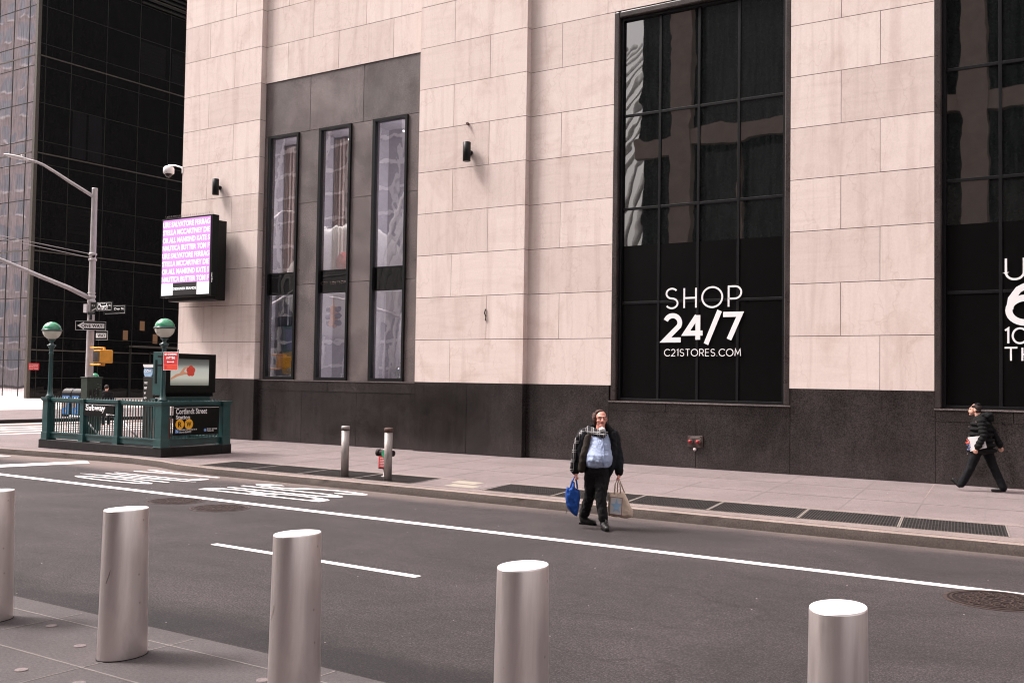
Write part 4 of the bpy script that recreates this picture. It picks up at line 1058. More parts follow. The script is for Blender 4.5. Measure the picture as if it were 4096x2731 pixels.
def grate_post(x, y, h, cap, label):
    t = thing('steel_post', label, 'bollard', (x, y, .15), 0, 'slim galvanised posts in the grating')
    MB().lathe([(.082,0),(.082,h-.10)], seg=20).build('tube', 'galv', t)
    MB().lathe([(.078,h-.10),(.078,h-.07)], seg=20).build('neck', 'rust', t)
    MB().lathe([(.09,h-.07),(.092,h-.03),(.08,h),(.03,h+.004)], seg=20).build('cap', cap, t)
grate_post(-14.68, 16.10, 1.06, 'galv', 'slim grey post with grey cap standing in the grating')
grate_post(-13.44, 16.02, 1.07, 'rust', 'slim grey post with rusty cap hiding the hose standpipe')
hy = thing('hose_standpipe', 'low hose standpipe with red notice behind the rusty capped post', 'standpipe', (-14.0, 16.62, .15))
MB().lathe([(.10,0),(.10,.015),(.06,.02),(.055,.42),(.07,.45),(.07,.58),(.04,.60)], seg=16).build('pipe', 'galv', hy)
MB().tube([(0,0,.50),(-.16,0,.50)], .062, 14).tube([(-.16,0,.50),(-.235,0,.50)], .075, 14).tube([(0,0,.50),(.2,0,.50)], .062, 14).build('outlet', 'iron', hy)
MB().lathe([(.085,-.10),(.085,-.085)], (.04,0,.49), 20, axis='y').build('green_disc', 'globegreen', hy)
np_ = B('notice', 'red', hy, (-.13,.13,-.09,-.075,.19,.43), bevel=.006); B('notice_frame', 'iron', hy, (-.14,.14,-.074,-.06,.17,.45))
for i in range(6): text(np_, ('STANDPIPE', 'AT SPRINKLER', 'SYSTEM', 'IN 1ST BASEMENT', 'CORTLAND ST', 'BASEMENT')[i], (-.09,-.0905,.385-.034*i), X, Z, .18, .018, 'white', .01, th=.002)

# ventilation gratings in the pavement
def grate(x0, x1, ya0, ya1, yb, label):
    t = thing('ventilation_grate', label, 'grating', (x0, yb, .15), 0, 'ventilation gratings along the kerb')
    fr, br = MB(), MB(); L = x1-x0; z0, z1 = .001, .008
    sk = -.22 if True else 0
    def q(u, v): return (u + sk*(v)/(1.3)*1.0, v)       # gratings are slightly skewed
    y0 = min(ya0, ya1)-yb; D = 1.30
    for u0, u1 in ((0, .02), (L-.02, L)):
        fr.prism([(*q(u0,0), z0), (*q(u1,0), z0), (*q(u1,D), z0), (*q(u0,D), z0)], (0,0,z1))
    for v0, v1 in ((0,.02),(D-.02,D)):
        fr.prism([(*q(.02,v0), z0), (*q(L-.02,v0), z0), (*q(L-.02,v1), z0), (*q(.02,v1), z0)], (0,0,z1-.001))
    fr.build('frame', 'grateframe', t)
    n = int((L-.04)/.045)
    for i in range(n):
        u = .02+(L-.04)*(i+.5)/n; br.prism([(*q(u-.007,.02), z0), (*q(u+.007,.02), z0), (*q(u+.007,D-.02), z0), (*q(u-.007,D-.02), z0)], (0,0,.008))
    for i in range(13):
        v = .02+(D-.04)*(i+.5)/13; w_ = .012 if i in (4, 8) else .006
        br.prism([(*q(.02,v-w_), z0), (*q(L-.02,v-w_), z0), (*q(L-.02,v+w_), z0), (*q(.02,v+w_), z0)], (0,0,.0066))
    br.build('bars', 'grate', t)
    MB().prism([(*q(.0,.0), -.02), (*q(L,.0), -.02), (*q(L,D), -.02), (*q(.0,D), -.02)], (0,0,.0215)).build('shaft_shade', 'pit', t)  # near-black sheet under the bars stands in for the shade of the shaft
ords = ('first', 'second', 'third', 'fourth', 'fifth', 'sixth')
for i in range(4): grate(-18.92+1.555*i, -18.92+1.555*(i+1)-.01, 15.87, 15.87, 15.86-.008*i, ords[i]+' dark grating along the kerb right of the subway entrance')
for i in range(6): grate(-10.98+1.50*i, -10.98+1.50*(i+1)-.01, 15.8, 15.8, 15.83-.02*i, ords[i]+' dark grating in the right hand row along the kerb')

# manhole covers
def manhole(x, y, r, label, rz=0):
    t = thing('manhole_cover', label, 'manhole cover', (x, y, 0), rz, 'iron manhole covers in the road')
    MB().lathe([(r*1.06,-.01),(r*1.06,.005),(r*.985,.006),(r*.985,-.01)], seg=48, smooth=False).build('ring', 'ironhi', t)
    MB().lathe([(r*.98,-.01),(r*.98,.0045)], seg=48, smooth=False).build('lid', 'iron', t)
    m = MB()
    def ringm(cx, cy, ro, ri, seg, z=.0095, rot=0):
        a = [(cx+ro*math.cos(2*math.pi*k/seg+rot), cy+ro*math.sin(2*math.pi*k/seg+rot)) for k in range(seg)]
        b = [(cx+ri*math.cos(2*math.pi*k/seg+rot), cy+ri*math.sin(2*math.pi*k/seg+rot)) for k in range(seg)]
        for k in range(seg):
            k2 = (k+1) % seg
            m.prism([(*a[k],.004),(*a[k2],.004),(*b[k2],.004),(*b[k],.004)], (0,0,z-.004))
    ringm(0, 0, r*.93, r*.885, 48); ringm(0, 0, r*.30, r*.265, 32)
    h = r*.135
    for i in range(-6, 7):
        for j in range(-6, 7):
            cx, cy = h*1.78*(i+.5*(j % 2)), h*1.55*j; d = math.hypot(cx, cy)
            if r*.36 < d < r*.80:
                ringm(cx, cy, h*.94, h*.70, 6, rot=R(30)); m.prism([(cx+h*.3*math.cos(R(60*k)), cy+h*.3*math.sin(R(60*k)), .004) for k in range(6)], (0,0,.005))
    for k in range(7): a = 2*math.pi*k/7; m.prism([(r*.14*math.cos(a)+r*.05*math.cos(R(72*q)), r*.14*math.sin(a)+r*.05*math.sin(R(72*q)), .004) for q in range(5)], (0,0,.005))
    m.build('relief_pattern', 'ironhi', t)
manhole(-14.88, 11.95, .47, 'left manhole cover of the pair touching the white lane line')
manhole(-13.55, 11.80, .47, 'right manhole cover of the pair below the white lane line')
manhole(-1.62, 11.83, .50, 'large ornate manhole cover below the lane line near the right edge')

# steel bollards
def bollard(x, y, label, seed):
    t = thing('steel_bollard', label, 'bollard', (x, y, .12), 0, 'brushed steel bollards along the near kerb')
    a, b, h = .1375, .198, 1.094; n = 64; m = MB(); rings = []
    for k_, z in ((.99, 0), (1, .01), (1-.1*.33, h*.33), (1-.1*.66, h*.66), (.902, h-.006), (.893, h)):
        rings.append([m.bm.verts.new((a*k_*math.cos(2*math.pi*i/n), b*k_*math.sin(2*math.pi*i/n), z)) for i in range(n)])
    for i in range(len(rings)-1):
        for j in range(n): m.bm.faces.new((rings[i][j], rings[i][(j+1)%n], rings[i+1][(j+1)%n], rings[i+1][j])).smooth = True
    m.bm.faces.new(rings[-1])
    m.build('shaft', 'steel', t)
    MB().lathe([(.889, h-.004),(.887, h+.0025),(.875, h+.004)], seg=64, sx=a, sy=b, smooth=False).build('sky_white_cap', 'steeltop', t)  # matte pale top, its sky reflection is put into the colour
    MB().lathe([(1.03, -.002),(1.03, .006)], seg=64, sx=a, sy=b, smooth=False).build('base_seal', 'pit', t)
    r_ = random.Random(seed*7+3); sk = MB()
    for q in range(1):
        a_ = R((0, 292, 262, 0, 0)[seed]); z_ = r_.uniform(.1, .95); k_ = 1-.1*z_/h; L_ = r_.choice((.012,.02,.03)) if q else .11
        ax, ay = a*k_*math.cos(a_), b*k_*math.sin(a_); tx = Vector((-a*math.sin(a_), b*math.cos(a_), 0)).normalized()
        nrm_ = Vector((math.cos(a_)/a, math.sin(a_)/b, 0)).normalized(); c_ = Vector((ax, ay, z_ if q else .62))+nrm_*.0006
        e1 = (tx*.25+Z).normalized()*L_/2; w2 = tx*(.003 if q else .006)
        sk.prism([c_-e1*.9-w2*1.3, c_-e1-w2*.2, c_+e1*.2+w2, c_+e1+w2*.3, c_+e1*.5-w2*.4], nrm_*.0006)
    if seed in (1, 2): sk.build('scuff_mark', 'scuff', t)
    else: sk.bm.free()
    return t
for i, (x, y, l) in enumerate(((-8.50,4.93,'leftmost steel bollard cut by the left edge of the photo'), (-6.655,4.90,'steel bollard with a dark scuff whose foot shows on the pavement'), (-4.80,4.83,'steel bollard in front of the dashed lane mark'), (-3.02,4.76,'steel bollard second from the right below the pavement'), (-1.318,4.77,'rightmost steel bollard near the lower right corner'))): bollard(x, y, l, i)

# display objects inside the store windows
pa = B('painted_panel', 'teal', None, (-24.72,-23.9,24.0,24.04,2.3,3.9)); tag(pa, 'teal and orange painted panel inside the left tall window', 'painting')
MB().prism([(-24.7,23.995,2.3),(-24.3,23.995,2.3),(-24.35,23.995,2.7),(-24.1,23.995,3.05),(-24.7,23.995,3.0)], (0,-.01,0)).build('ochre_shape', 'ochre', pa)
MB().prism([(-24.5,23.995,3.1),(-23.95,23.995,3.1),(-24.0,23.995,3.8),(-24.6,23.995,3.75)], (0,-.012,0)).build('violet_shape', 'violet', pa)
M['bowlglass'] = glass_clear('bowl_glass', (.85,.88,.86), 1.5, .0, 1)
for x, l in ((-23.88, 'round glass bowl with white pebbles in the left tall window'), (-19.42, 'round glass bowl with a leaf stem in the right tall window')):
    t = thing('glass_bowl', l, 'bowl', (x, 23.72, 2.205))
    MB().lathe([(.10,0),(.20,.06),(.25,.17),(.22,.29),(.15,.35),(.145,.355)], seg=24).build('bowl', 'bowlglass', t)
    p = MB(); r_ = random.Random(4)
    for i in range(40): a, d = r_.uniform(0, 6.28), r_.uniform(0,.17); p.ball((d*math.cos(a), d*math.sin(a), .05+r_.uniform(0,.03)), .02, 1)
    p.build('pebbles', 'whitepaint', t); MB().tube([(0,0,.05),(.05,0,.3),(-.1,0,.5)], .01, 6).build('stem', 'leafgreen', t)
ch = thing('wire_chair', 'small white wire chair in the middle tall window', 'chair', (-21.65, 23.75, 2.205))
B('seat', 'whitepaint', ch, (-.17,.17,-.12,.12,.10,.14)); MB().tube([(-.15,.1,.14),(-.12,.1,.38),(.12,.1,.38),(.15,.1,.14)], .012, 6).build('backrest', 'whitepaint', ch)
for sx in (-.15,.15): MB().tube([(sx,-.1,.1),(sx,-.1,0)], .012, 6).tube([(sx,.1,.1),(sx,.1,0)], .012, 6).build('leg', 'whitepaint', ch)
rc = blob('red_reflection_shape', MB().ball((-22.05,23.9,5.85), (.28,.15,.33)).ball((-21.75,23.9,5.72), (.25,.15,.22)), 'redreflection', None, .02, 3, (.05,.12)); tag(rc, 'added red cloth shape standing in for a red reflection in the upper middle window', 'cloth')  # red shape added in place of a red reflection in the glass
for i, (a, b) in enumerate(wx):
    for u in (.45, .8):
        t = MB().ball((a+(b-a)*u, 24.0, 9.75), .03, 1).build('ceiling_spot', 'spot'); tag(t, ('left','right')[u > .5]+' tiny spotlight at the top inside the '+('left','middle','right')[i]+' tall window', 'spotlight', 'tiny spotlights in the display windows')

# ------------------------------------------------------------------ the other side of the street, behind the camera
bb = thing('brown_building', 'brown stone framed building with dark glass behind the camera', 'building', (0, -14, 0))
g_ = MB(); cols_ = [-30.1, -26.8, -18.2, -9.4, -.6, 8.2, 17, 25.8, 34.6]
for c in cols_[1:]: g_.box(c-.68, c+.68, -14, -13.3, 0, 38)
for c in cols_[1:-1]: g_.box(c+.68, c+8.1, -13.9, -13.4, 17.4, 18.45); g_.box(c+.68, c+8.1, -13.9, -13.4, 29.5, 31); g_.box(c+.68, c+8.1, -13.9, -13.4, 6.2, 7.2)
g_.box(-30.1, -27.48, -13.9, -13.4, 16.9, 18.0)
for c in (-23, -13.8, -5, 3.8): g_.box(c-.12, c+.12, -14.2, -13.8, 7.2, 17.4)
o = g_.build('stone_frame', 'brown'); o.parent = bb; o.location = (0, 14, 0)
o = B('dark_glass', 'darkgl', None, (-30.1, 40, -30, -14.6, 0, 36)); o.parent = bb; o.location = (0, 14, 0)
rh = thing('ribbed_hall', 'white ribbed station hall behind the camera', 'building', (-45, -26, 0))
rm = MB()
for i in range(34):
    x0 = 16.0-.80*i; rm.tube([(x0-1.2, 8, 0), (x0-.6, 8.5, 6), (x0, 8, 12), (x0+.5, 6, 18), (x0+1.2, -3, 25+.2*i), (x0+2, -8, 32)], .17, 6)
rm.build('rib', 'rib', rh); B('hall_glass', 'darkgl', rh, (-12, 14, -10, 2, 0, 12))
hm = MB().ball((-16.4, 6, 10.6), (7.2, 1.2, 5.1), 3)  # added white hull imitating the bright sky patch mirrored in the windows
hm.build('sky_patch_hull', 'rib', rh)
for x in (-20.5, -12.5): MB().tube([(x, 6, 0), (x, 6, 8.4)], .2, 8).build('sky_hull_leg', 'rib', rh)
gt_ = thing('grey_tower', 'tall grey glass tower with pale grid behind the camera', 'building', (-100, -60, 0))
B('glass_body', 'greytower', gt_, (-40, 17, -30, 0, 0, 95))
gm = MB()
for i in range(27): gm.box(-40, 17, .0, .25, 3.5*i, 3.5*i+.42)
for i in range(14):
    x0 = -40+4.6*i
    for k in range(6): gm.prism([(x0+2.3*(k % 2), .02, 14*k), (x0+.5+2.3*(k % 2), .02, 14*k), (x0+.5+2.3*((k+1) % 2), .02, 14*(k+1)), (x0+2.3*((k+1) % 2), .02, 14*(k+1))], (0,.3,0))
gm.build('grid', 'mull', gt_)
pk = thing('pink_tower', 'pinkish stone tower with square windows up the street behind the camera', 'building', (-160, 0, 0))
pm = MB().box(-40, 30, -25, 3, 0, 80); pm.build('stone_wall', 'pinktower', pk)
wm, wf = MB(), MB()
for i in range(17):
    for j in range(19):
        x0, z0 = -38+4*i, 3+4*j; wm.box(x0, x0+2.1, 3, 3.02, z0, z0+2.6); wf.box(x0, x0+2.1, 3.02, 3.1, z0-.25, z0)
wm.build('windows', 'winglass', pk); wf.build('window_sills', 'mull', pk)
nb = thing('added_dark_building', 'added tall dark block beyond the store that darkens the hotel glass reflection', 'building', (-20, 80, 0))  # added unseen block so the hotel side glass mirrors dark instead of sky
B('wall', 'darkgl', nb, (-8.8, 30, -29, 60, 0, 75)); m = MB()
for i in range(20):
    for j in range(18): m.box(-8.85, -8.8, -27+4.4*i, -24.5+4.4*i, 3+4*j, 5.3+4*j)
m.build('windows', 'darkgl', nb)
ts = thing('traffic_signal', 'yellow traffic signal hanging from a mast arm, reflected in the middle window', 'traffic signal', (-34.3, 5.0, .12))
MB().lathe([(.14,0),(.10,5.6)], seg=10).tube([(0,0,5.3),(-1.5,0,5.75),(-3.2,0,6.25),(-5.2,0,6.6)], [.09,.08,.06,.045], 8).build('pole', 'pole', ts)
sh_ = MB().box(-.17,.17,-.2,.2,4.85,6.02).build('signal_housing', 'orange', ts, .03); sh_.location = (-4.8, 0, 0)
MB().tube([(-4.8,0,6.0),(-4.8,0,6.5)], .03, 6).build('hanger', 'orange', ts)
for i in range(3):
    for sx in (-1, 1):
        o = MB().lathe([(.15, sx*.17),(.155, sx*.42),(.13, sx*.42),(.13, sx*.19)], (0,0,5.06+.38*i), 16, axis='x').build('visor', 'black', ts); o.location = (-4.8, 0, 0)

# ------------------------------------------------------------------ people
def face(head, c, r, ang, mat_skin, glasses=False, look=0):
    pass
def person_base(name, label, loc, rz):
    return thing(name, label, 'person', loc, rz)

# --- man with bags, walking across the road towards the camera (local: x to the photo's right, -y to the camera)
p1 = person_base('person', 'balding man in open dark jacket and blue shirt carrying two bags across the road', (-7.40, 13.80, 0), R(27.7))
b = MB()
b.ball((-.03,0,1.0), (.19,.15,.15)).ball((-.03,-.06,1.12), (.195,.19,.17)).ball((-.02,-.01,1.32), (.19,.13,.16)).ball((-.03,.01,1.42), (.21,.09,.07))
b.cap((-.0,0,1.44), (.005,-.02,1.58), .07, .066)
hx, hy, hz = .005, -.035, 1.655
b.ball((hx,hy+.015,hz+.03), (.082,.100,.098), 3).ball((hx+.008,hy-.03,hz-.045), (.068,.070,.068), 3).ball((hx+.012,hy-.075,hz-.095), (.038,.028,.028))
b.cap((hx+.022,hy-.095,hz+.015), (hx+.028,hy-.118,hz-.028), .012, .018, 10)
b.ball((hx-.080,hy+.02,hz-.01), (.014,.024,.034)).ball((hx+.086,hy+.02,hz-.01), (.012,.024,.034))
b.cap((hx-.03,hy-.088,hz+.038), (hx+.055,hy-.090,hz+.038), .013, .013, 8)
b.ball((hx-.035,hy-.072,hz-.03), (.03,.024,.025)).ball((hx+.062,hy-.066,hz-.03), (.022,.022,.025))
for s_, e_, w_ in (((-.25,.03,1.41),(-.35,.05,1.12),(-.365,-.03,.86)), ((.19,.03,1.41),(.27,.05,1.12),(.29,-.01,.86))):
    b.cap(s_, e_, .058, .045).cap(e_, w_, .045, .032)
    w_ = Vector(w_); sg_ = -1 if w_.x < 0 else 1
    b.ball(w_+Vector((0,-.005,-.055)), (.030,.036,.042))
    for k_ in range(4):
        yb = -.035+.020*k_; L_ = (.030,.034,.033,.026)[k_]
        q0 = w_+Vector((-sg_*.004, yb, -.085)); q1 = q0+Vector((sg_*.004,-.002,-L_)); q2 = q1+Vector((-sg_*.022,0,-.010)); q3 = q2+Vector((-sg_*.016,0,.014))
        b.cap(q0, q1, .0098, .0092, 8).cap(q1, q2, .0092, .0088, 8).cap(q2, q3, .0088, .0078, 8)
    b.cap(w_+Vector((-sg_*.01,-.038,-.045)), w_+Vector((-sg_*.024,-.052,-.085)), .011, .010, 8).cap(w_+Vector((-sg_*.024,-.052,-.085)), w_+Vector((-sg_*.03,-.03,-.108)), .010, .008, 8)
for h_, k_, a_ in (((.05,0,.88),(.02,-.09,.48),(.065,-.14,.13)), ((-.12,.02,.88),(-.15,.12,.48),(-.24,.40,.17))): b.cap(h_, k_, .10, .065).cap(k_, a_, .065, .045)
b.cap((.065,-.13,.085),(.10,-.27,.05),.034,.028).cap((-.25,.39,.075),(-.14,.348,.045),.034,.024)
blob('body', b, 'skin', p1, .0062, 2)
h = MB()
h.ball((hx-.02,hy+.055,hz+.035), (.088,.078,.088), 3).ball((hx-.078,hy+.035,hz-.005), (.030,.055,.075), 2).ball((hx-.092,hy+.07,hz-.05), (.03,.045,.06), 2).ball((hx-.10,hy+.05,hz+.055), (.035,.04,.03), 2)
h.ball((hx+.078,hy+.045,hz+.0), (.020,.045,.06), 2).ball((hx-.005,hy+.03,hz+.098), (.065,.06,.028), 2).ball((hx-.06,hy+.08,hz-.10), (.035,.03,.04), 2)
h.ball((hx-.088,hy+.0,hz+.02), (.032,.05,.07), 2).ball((hx-.10,hy+.06,hz+.03), (.04,.05,.07), 2).ball((hx-.105,hy+.03,hz+.0), (.03,.045,.05), 2).ball((hx-.02,hy+.02,hz+.118), (.06,.07,.026), 2).ball((hx-.055,hy-.01,hz+.095), (.035,.04,.03), 2)
blob('hair', h, 'hair', p1, .009, 1, (.016, .02))
gl = MB()
for sx in (-.018, .052):
    c_ = Vector((hx+sx+.008, hy-.105, hz+.008))
    gl.tube([c_+Vector((.026*math.cos(R(a)), 0, .018*math.sin(R(a)))) for a in range(0, 361, 30)], .0022, 5)
gl.tube([(hx+.014,hy-.108,hz+.012),(hx+.036,hy-.108,hz+.012)], .002, 5).tube([(hx-.036,hy-.104,hz+.012),(hx-.088,hy+.01,hz+.008)], .002, 5)
gl.build('glasses', 'lens', p1)
e_ = MB()
for sx in (-.018, .052): e_.ball((hx+sx+.006,hy-.090,hz+.008), (.013,.006,.006), 2)
e_.build('eyes', 'lens', p1)
MB().ball((hx+.022,hy-.098,hz-.060), (.026,.008,.007), 2).build('mouth', 'lip', p1)
MB().cap((hx-.045,hy-.087,hz+.034), (hx-.004,hy-.097,hz+.031), .005, .005, 8).cap((hx+.035,hy-.097,hz+.031), (hx+.075,hy-.083,hz+.034), .005, .005, 8).build('eyebrows', 'hair', p1)
mk = MB().ball((.028,-.135,1.50), (.050,.034,.038), 3); blob('face_mask', mk, 'whitepaint', p1, .008, 1)
def loft(mb, secs, seg=36):
    rings = []
    for z, cx, cy, rx, ry in secs: rings.append([mb.bm.verts.new((cx+rx*math.cos(2*math.pi*k/seg), cy+ry*math.sin(2*math.pi*k/seg), z)) for k in range(seg)])
    for i in range(len(rings)-1):
        for k in range(seg): mb.bm.faces.new((rings[i][k], rings[i][(k+1)%seg], rings[i+1][(k+1)%seg], rings[i+1][k]))
    mb.bm.faces.new(rings[0][::-1]); mb.bm.faces.new(rings[-1]); return mb
sh = loft(MB(), [(.925,-.03,-.05,.175,.165),(.96,-.025,-.085,.195,.195),(1.03,-.02,-.11,.212,.215),(1.12,-.02,-.105,.208,.205),(1.21,-.025,-.075,.19,.17),(1.30,-.02,-.05,.18,.145),(1.37,-.01,-.03,.165,.12),(1.42,.0,-.03,.13,.10),(1.465,.005,-.03,.08,.08),(1.50,.005,-.03,.07,.075)])
MB().ball((-.02,-.10,1.33), (.175,.10,.15), 3).ball((-.02,-.15,1.14), (.185,.165,.19), 3).ball((-.02,-.12,1.02), (.19,.15,.11), 3).ball((.03,-.12,1.44), (.07,.05,.05))
blob('shirt', sh, 'shirt', p1, .010, 4, (.020, .06))
pk_ = MB().tube([(.025,-.13,1.44),(.035,-.172,1.34),(.05,-.235,1.22),(.055,-.298,1.12),(.06,-.312,1.03),(.06,-.27,.95)], .008, 6)
for z_, y_ in ((1.39,-.158),(1.29,-.205),(1.18,-.268),(1.07,-.312)): pk_.ball((.046,y_,z_), .007, 1)
pk_.prism([(.03,-.13,1.46),(.105,-.12,1.42),(.065,-.165,1.37)], (0,.012,0)).prism([(.03,-.13,1.46),(-.03,-.13,1.44),(.0,-.165,1.38)], (0,.012,0)).prism([(.075,-.205,1.28),(.135,-.175,1.28),(.135,-.20,1.20),(.08,-.235,1.20)], (0,.01,0))
pk_.build('placket', 'shirt', p1)
tr = MB().ball((-.04,-.03,.90), (.185,.165,.13), 3).ball((-.03,-.06,.95), (.17,.15,.06))
tr.cap((.045,-.02,.86), (.015,-.10,.48), .125, .086).cap((.015,-.10,.48), (.062,-.14,.17), .086, .072)
tr.cap((-.12,.0,.86), (-.15,.11,.48), .12, .085).cap((-.15,.11,.48), (-.235,.37,.17), .085, .080)
blob('trousers', tr, 'trouser', p1, .011, 4, (.03, .07))
MB().tube([(-.19,-.10,.945),(-.12,-.18,.94),(-.0,-.215,.935),(.10,-.17,.94),(.15,-.09,.945)], .018, 8).build('belt', 'boot', p1)
for pts in (((.065,-.12,.19),(.072,-.14,.075),(.10,-.27,.052),(.115,-.33,.045)), ((-.255,.40,.14),(-.255,.39,.07),(-.15,.35,.045),(-.09,.325,.04))):
    bo = MB().cap(pts[0], pts[1], .068, .056).cap(pts[1], pts[2], .052, .050).cap(pts[2], pts[3], .048, .042)
    o = blob('boot', bo, 'boot', p1, .009, 2, (.008, .03))
    sl = MB(); d_ = (Vector(pts[3])-Vector(pts[1])); d_.z = 0; d_.normalize(); n_ = Vector((-d_.y, d_.x, 0)); c0 = Vector(pts[1])-d_*.055; c0.z = .002; c1 = Vector(pts[3])+d_*.04; c1.z = .012 if pts[0][0] > 0 else .002
    sl.prism([c0+n_*.038, c0-n_*.038, (c0+c1)/2-n_*.048, c1-n_*.03, c1+d_*.012, c1+n_*.03, (c0+c1)/2+n_*.048], (0,0,.026)); sl.build('sole', 'signblack', o)
MB().tube([(.10,-.20,.16),(.13,-.22,.12),(.15,-.23,.09),(.12,-.22,.06)], .005, 5).tube([(.09,-.20,.17),(.11,-.235,.10),(.09,-.23,.06)], .005, 5).build('laces', 'boot', p1)
jk = MB()
jk.ball((-.03,.10,1.24), (.26,.14,.24), 3).ball((-.03,.10,1.02), (.25,.15,.20), 3).ball((-.03,.05,1.42), (.24,.11,.075), 3)
jk.cap((-.24,-.02,1.41), (-.30,-.03,1.14), .075, .085).cap((-.30,-.03,1.14), (-.27,-.02,.90), .085, .075)
jk.cap((.18,-.03,1.42), (.20,-.05,1.14), .070, .060).cap((.20,-.05,1.14), (.165,-.05,.90), .060, .055).cap((.165,-.05,.90), (.14,-.08,.78), .05, .022)
jk.cap((-.27,.03,1.41), (-.35,.05,1.13), .088, .078).cap((-.35,.05,1.13), (-.37,-.02,.90), .078, .066)
jk.cap((.20,.03,1.41), (.275,.05,1.12), .088, .076).cap((.275,.05,1.12), (.29,.0,.89), .076, .066)
blob('jacket', jk, 'jacket', p1, .012, 4, (.035, .10))
ln = MB().cap((-.185,-.12,1.38), (-.235,-.17,1.12), .05, .065).cap((-.235,-.17,1.12), (-.275,-.13,.90), .065, .06)
blob('jacket_lining', ln, 'lining', p1, .012, 3, (.02, .06))
MB().cap((-.37,-.02,.90), (-.372,-.025,.865), .068, .066).build('cuff', 'fur', p1); MB().cap((.29,0,.89), (.29,-.005,.855), .067, .064).build('cuff', 'fur', p1)
cl_ = MB().cap((.09,.05,1.55), (.16,-.03,1.47), .045, .05).cap((.16,-.03,1.47), (.185,-.09,1.36), .045, .035).cap((-.12,.10,1.54), (.06,.10,1.57), .045, .04)
blob('collar', cl_, 'fur', p1, .01, 2, (.015, .02))
sf = MB().cap((-.24,.0,1.475), (-.12,-.09,1.445), .042, .040).cap((-.12,-.09,1.445), (.05,-.155,1.405), .040, .034).cap((-.19,.05,1.51), (-.08,-.06,1.485), .036, .034).cap((-.08,-.06,1.485), (.02,-.13,1.445), .034, .030).cap((.05,-.155,1.405), (.09,-.11,1.45), .034, .03)
sf.cap((-.25,-.03,1.465), (-.34,-.065,1.36), .038, .036).cap((-.34,-.065,1.36), (-.395,-.06,1.13), .042, .034).cap((-.395,-.06,1.13), (-.425,-.09,.88), .034, .030)
blob('scarf', sf, 'plaid', p1, .011, 2, (.015, .05))
def pillow(name, pts, y, t, mat, parent, disp=(.02,.07)):
    """soft bag from its outline (x, z): three inset layers give it a rounded body"""
    cx_ = sum(p[0] for p in pts)/len(pts); cz_ = sum(p[1] for p in pts)/len(pts)
    m = MB(); L = []
    for dy, k_ in ((-t,.72),(-t*.72,.92),(0,1),(t*.72,.92),(t,.72)):
        L.append([m.bm.verts.new((cx_+(p[0]-cx_)*k_, y+dy, cz_+(p[1]-cz_)*k_)) for p in pts])
    n = len(pts)
    for a_, b2 in zip(L, L[1:]):
        for i in range(n): m.bm.faces.new((a_[i], a_[(i+1)%n], b2[(i+1)%n], b2[i]))
    m.bm.faces.new(L[0][::-1]); m.bm.faces.new(L[-1])
    return blob(name, m, mat, parent, .010, 3, disp)
bg1 = thing('shopping_bag', 'blue nylon shopping bag in the man\'s hand at the left', 'bag', (-7.40,13.80,0), R(27.7), 'bags carried by the man')
pillow('bag_body', [(-.500,.62),(-.44,.60),(-.41,.70),(-.385,.70),(-.37,.60),(-.33,.59),(-.305,.57),(-.295,.50),(-.30,.38),(-.315,.27),(-.335,.17),(-.36,.18),(-.43,.23),(-.49,.31),(-.515,.42),(-.52,.53)], -.04, .075, 'bluebag', bg1)
MB().tube([(-.435,-.07,.60),(-.415,-.055,.70),(-.378,-.05,.775),(-.35,-.05,.70),(-.335,-.07,.60)], .013, 8).tube([(-.445,.0,.60),(-.42,.0,.70),(-.38,-.03,.775),(-.355,0,.70),(-.34,0,.60)], .012, 8).build('handle', 'bluebag', bg1)
MB().tube([(-.49,-.05,.31),(-.50,-.06,.24),(-.505,-.06,.215)], .004, 5).build('drawstring', 'black', bg1)
bg2 = thing('tote_bag', 'cream canvas tote bag with blue star print hanging at the right', 'bag', (-7.40,13.80,0), R(27.7), 'bags carried by the man')
pillow('bag_body', [(.135,.545),(.25,.555),(.37,.565),(.40,.50),(.46,.38),(.505,.28),(.51,.20),(.49,.175),(.37,.165),(.135,.195),(.128,.35)], -.03, .07, 'canvas', bg2)
for yy, pts in ((-.085, [(.225,.53),(.232,.66),(.268,.775),(.31,.66),(.315,.55)]), (.01, [(.27,.55),(.27,.66),(.285,.775),(.33,.66),(.375,.545)])):
    MB().tube([(x, yy*(1-(z-.53)*2.2) , z) for x, z in pts], .010, 8).build('handle', 'canvas', bg2)
pp = MB().prism([(.155,-.112,.235),(.335,-.112,.215),(.345,-.112,.48),(.175,-.112,.495)], (0,.012,0)).build('print', 'printpanel', bg2)
MB().prism([(.155,-.114,.235),(.335,-.114,.215),(.345,-.114,.48),(.175,-.114,.495),(.178,-.114,.488),(.337,-.114,.474),(.328,-.114,.222),(.162,-.114,.241)], (0,.002,0)).build('print_border', 'lip', pp)
MB().prism([(.255+(.085 if k_ % 2 == 0 else .036)*math.sin(R(36*k_)), -.117, .355+(.115 if k_ % 2 == 0 else .048)*math.cos(R(36*k_))) for k_ in range(10)], (0,.003,0)).build('star', 'lightblue', pp)

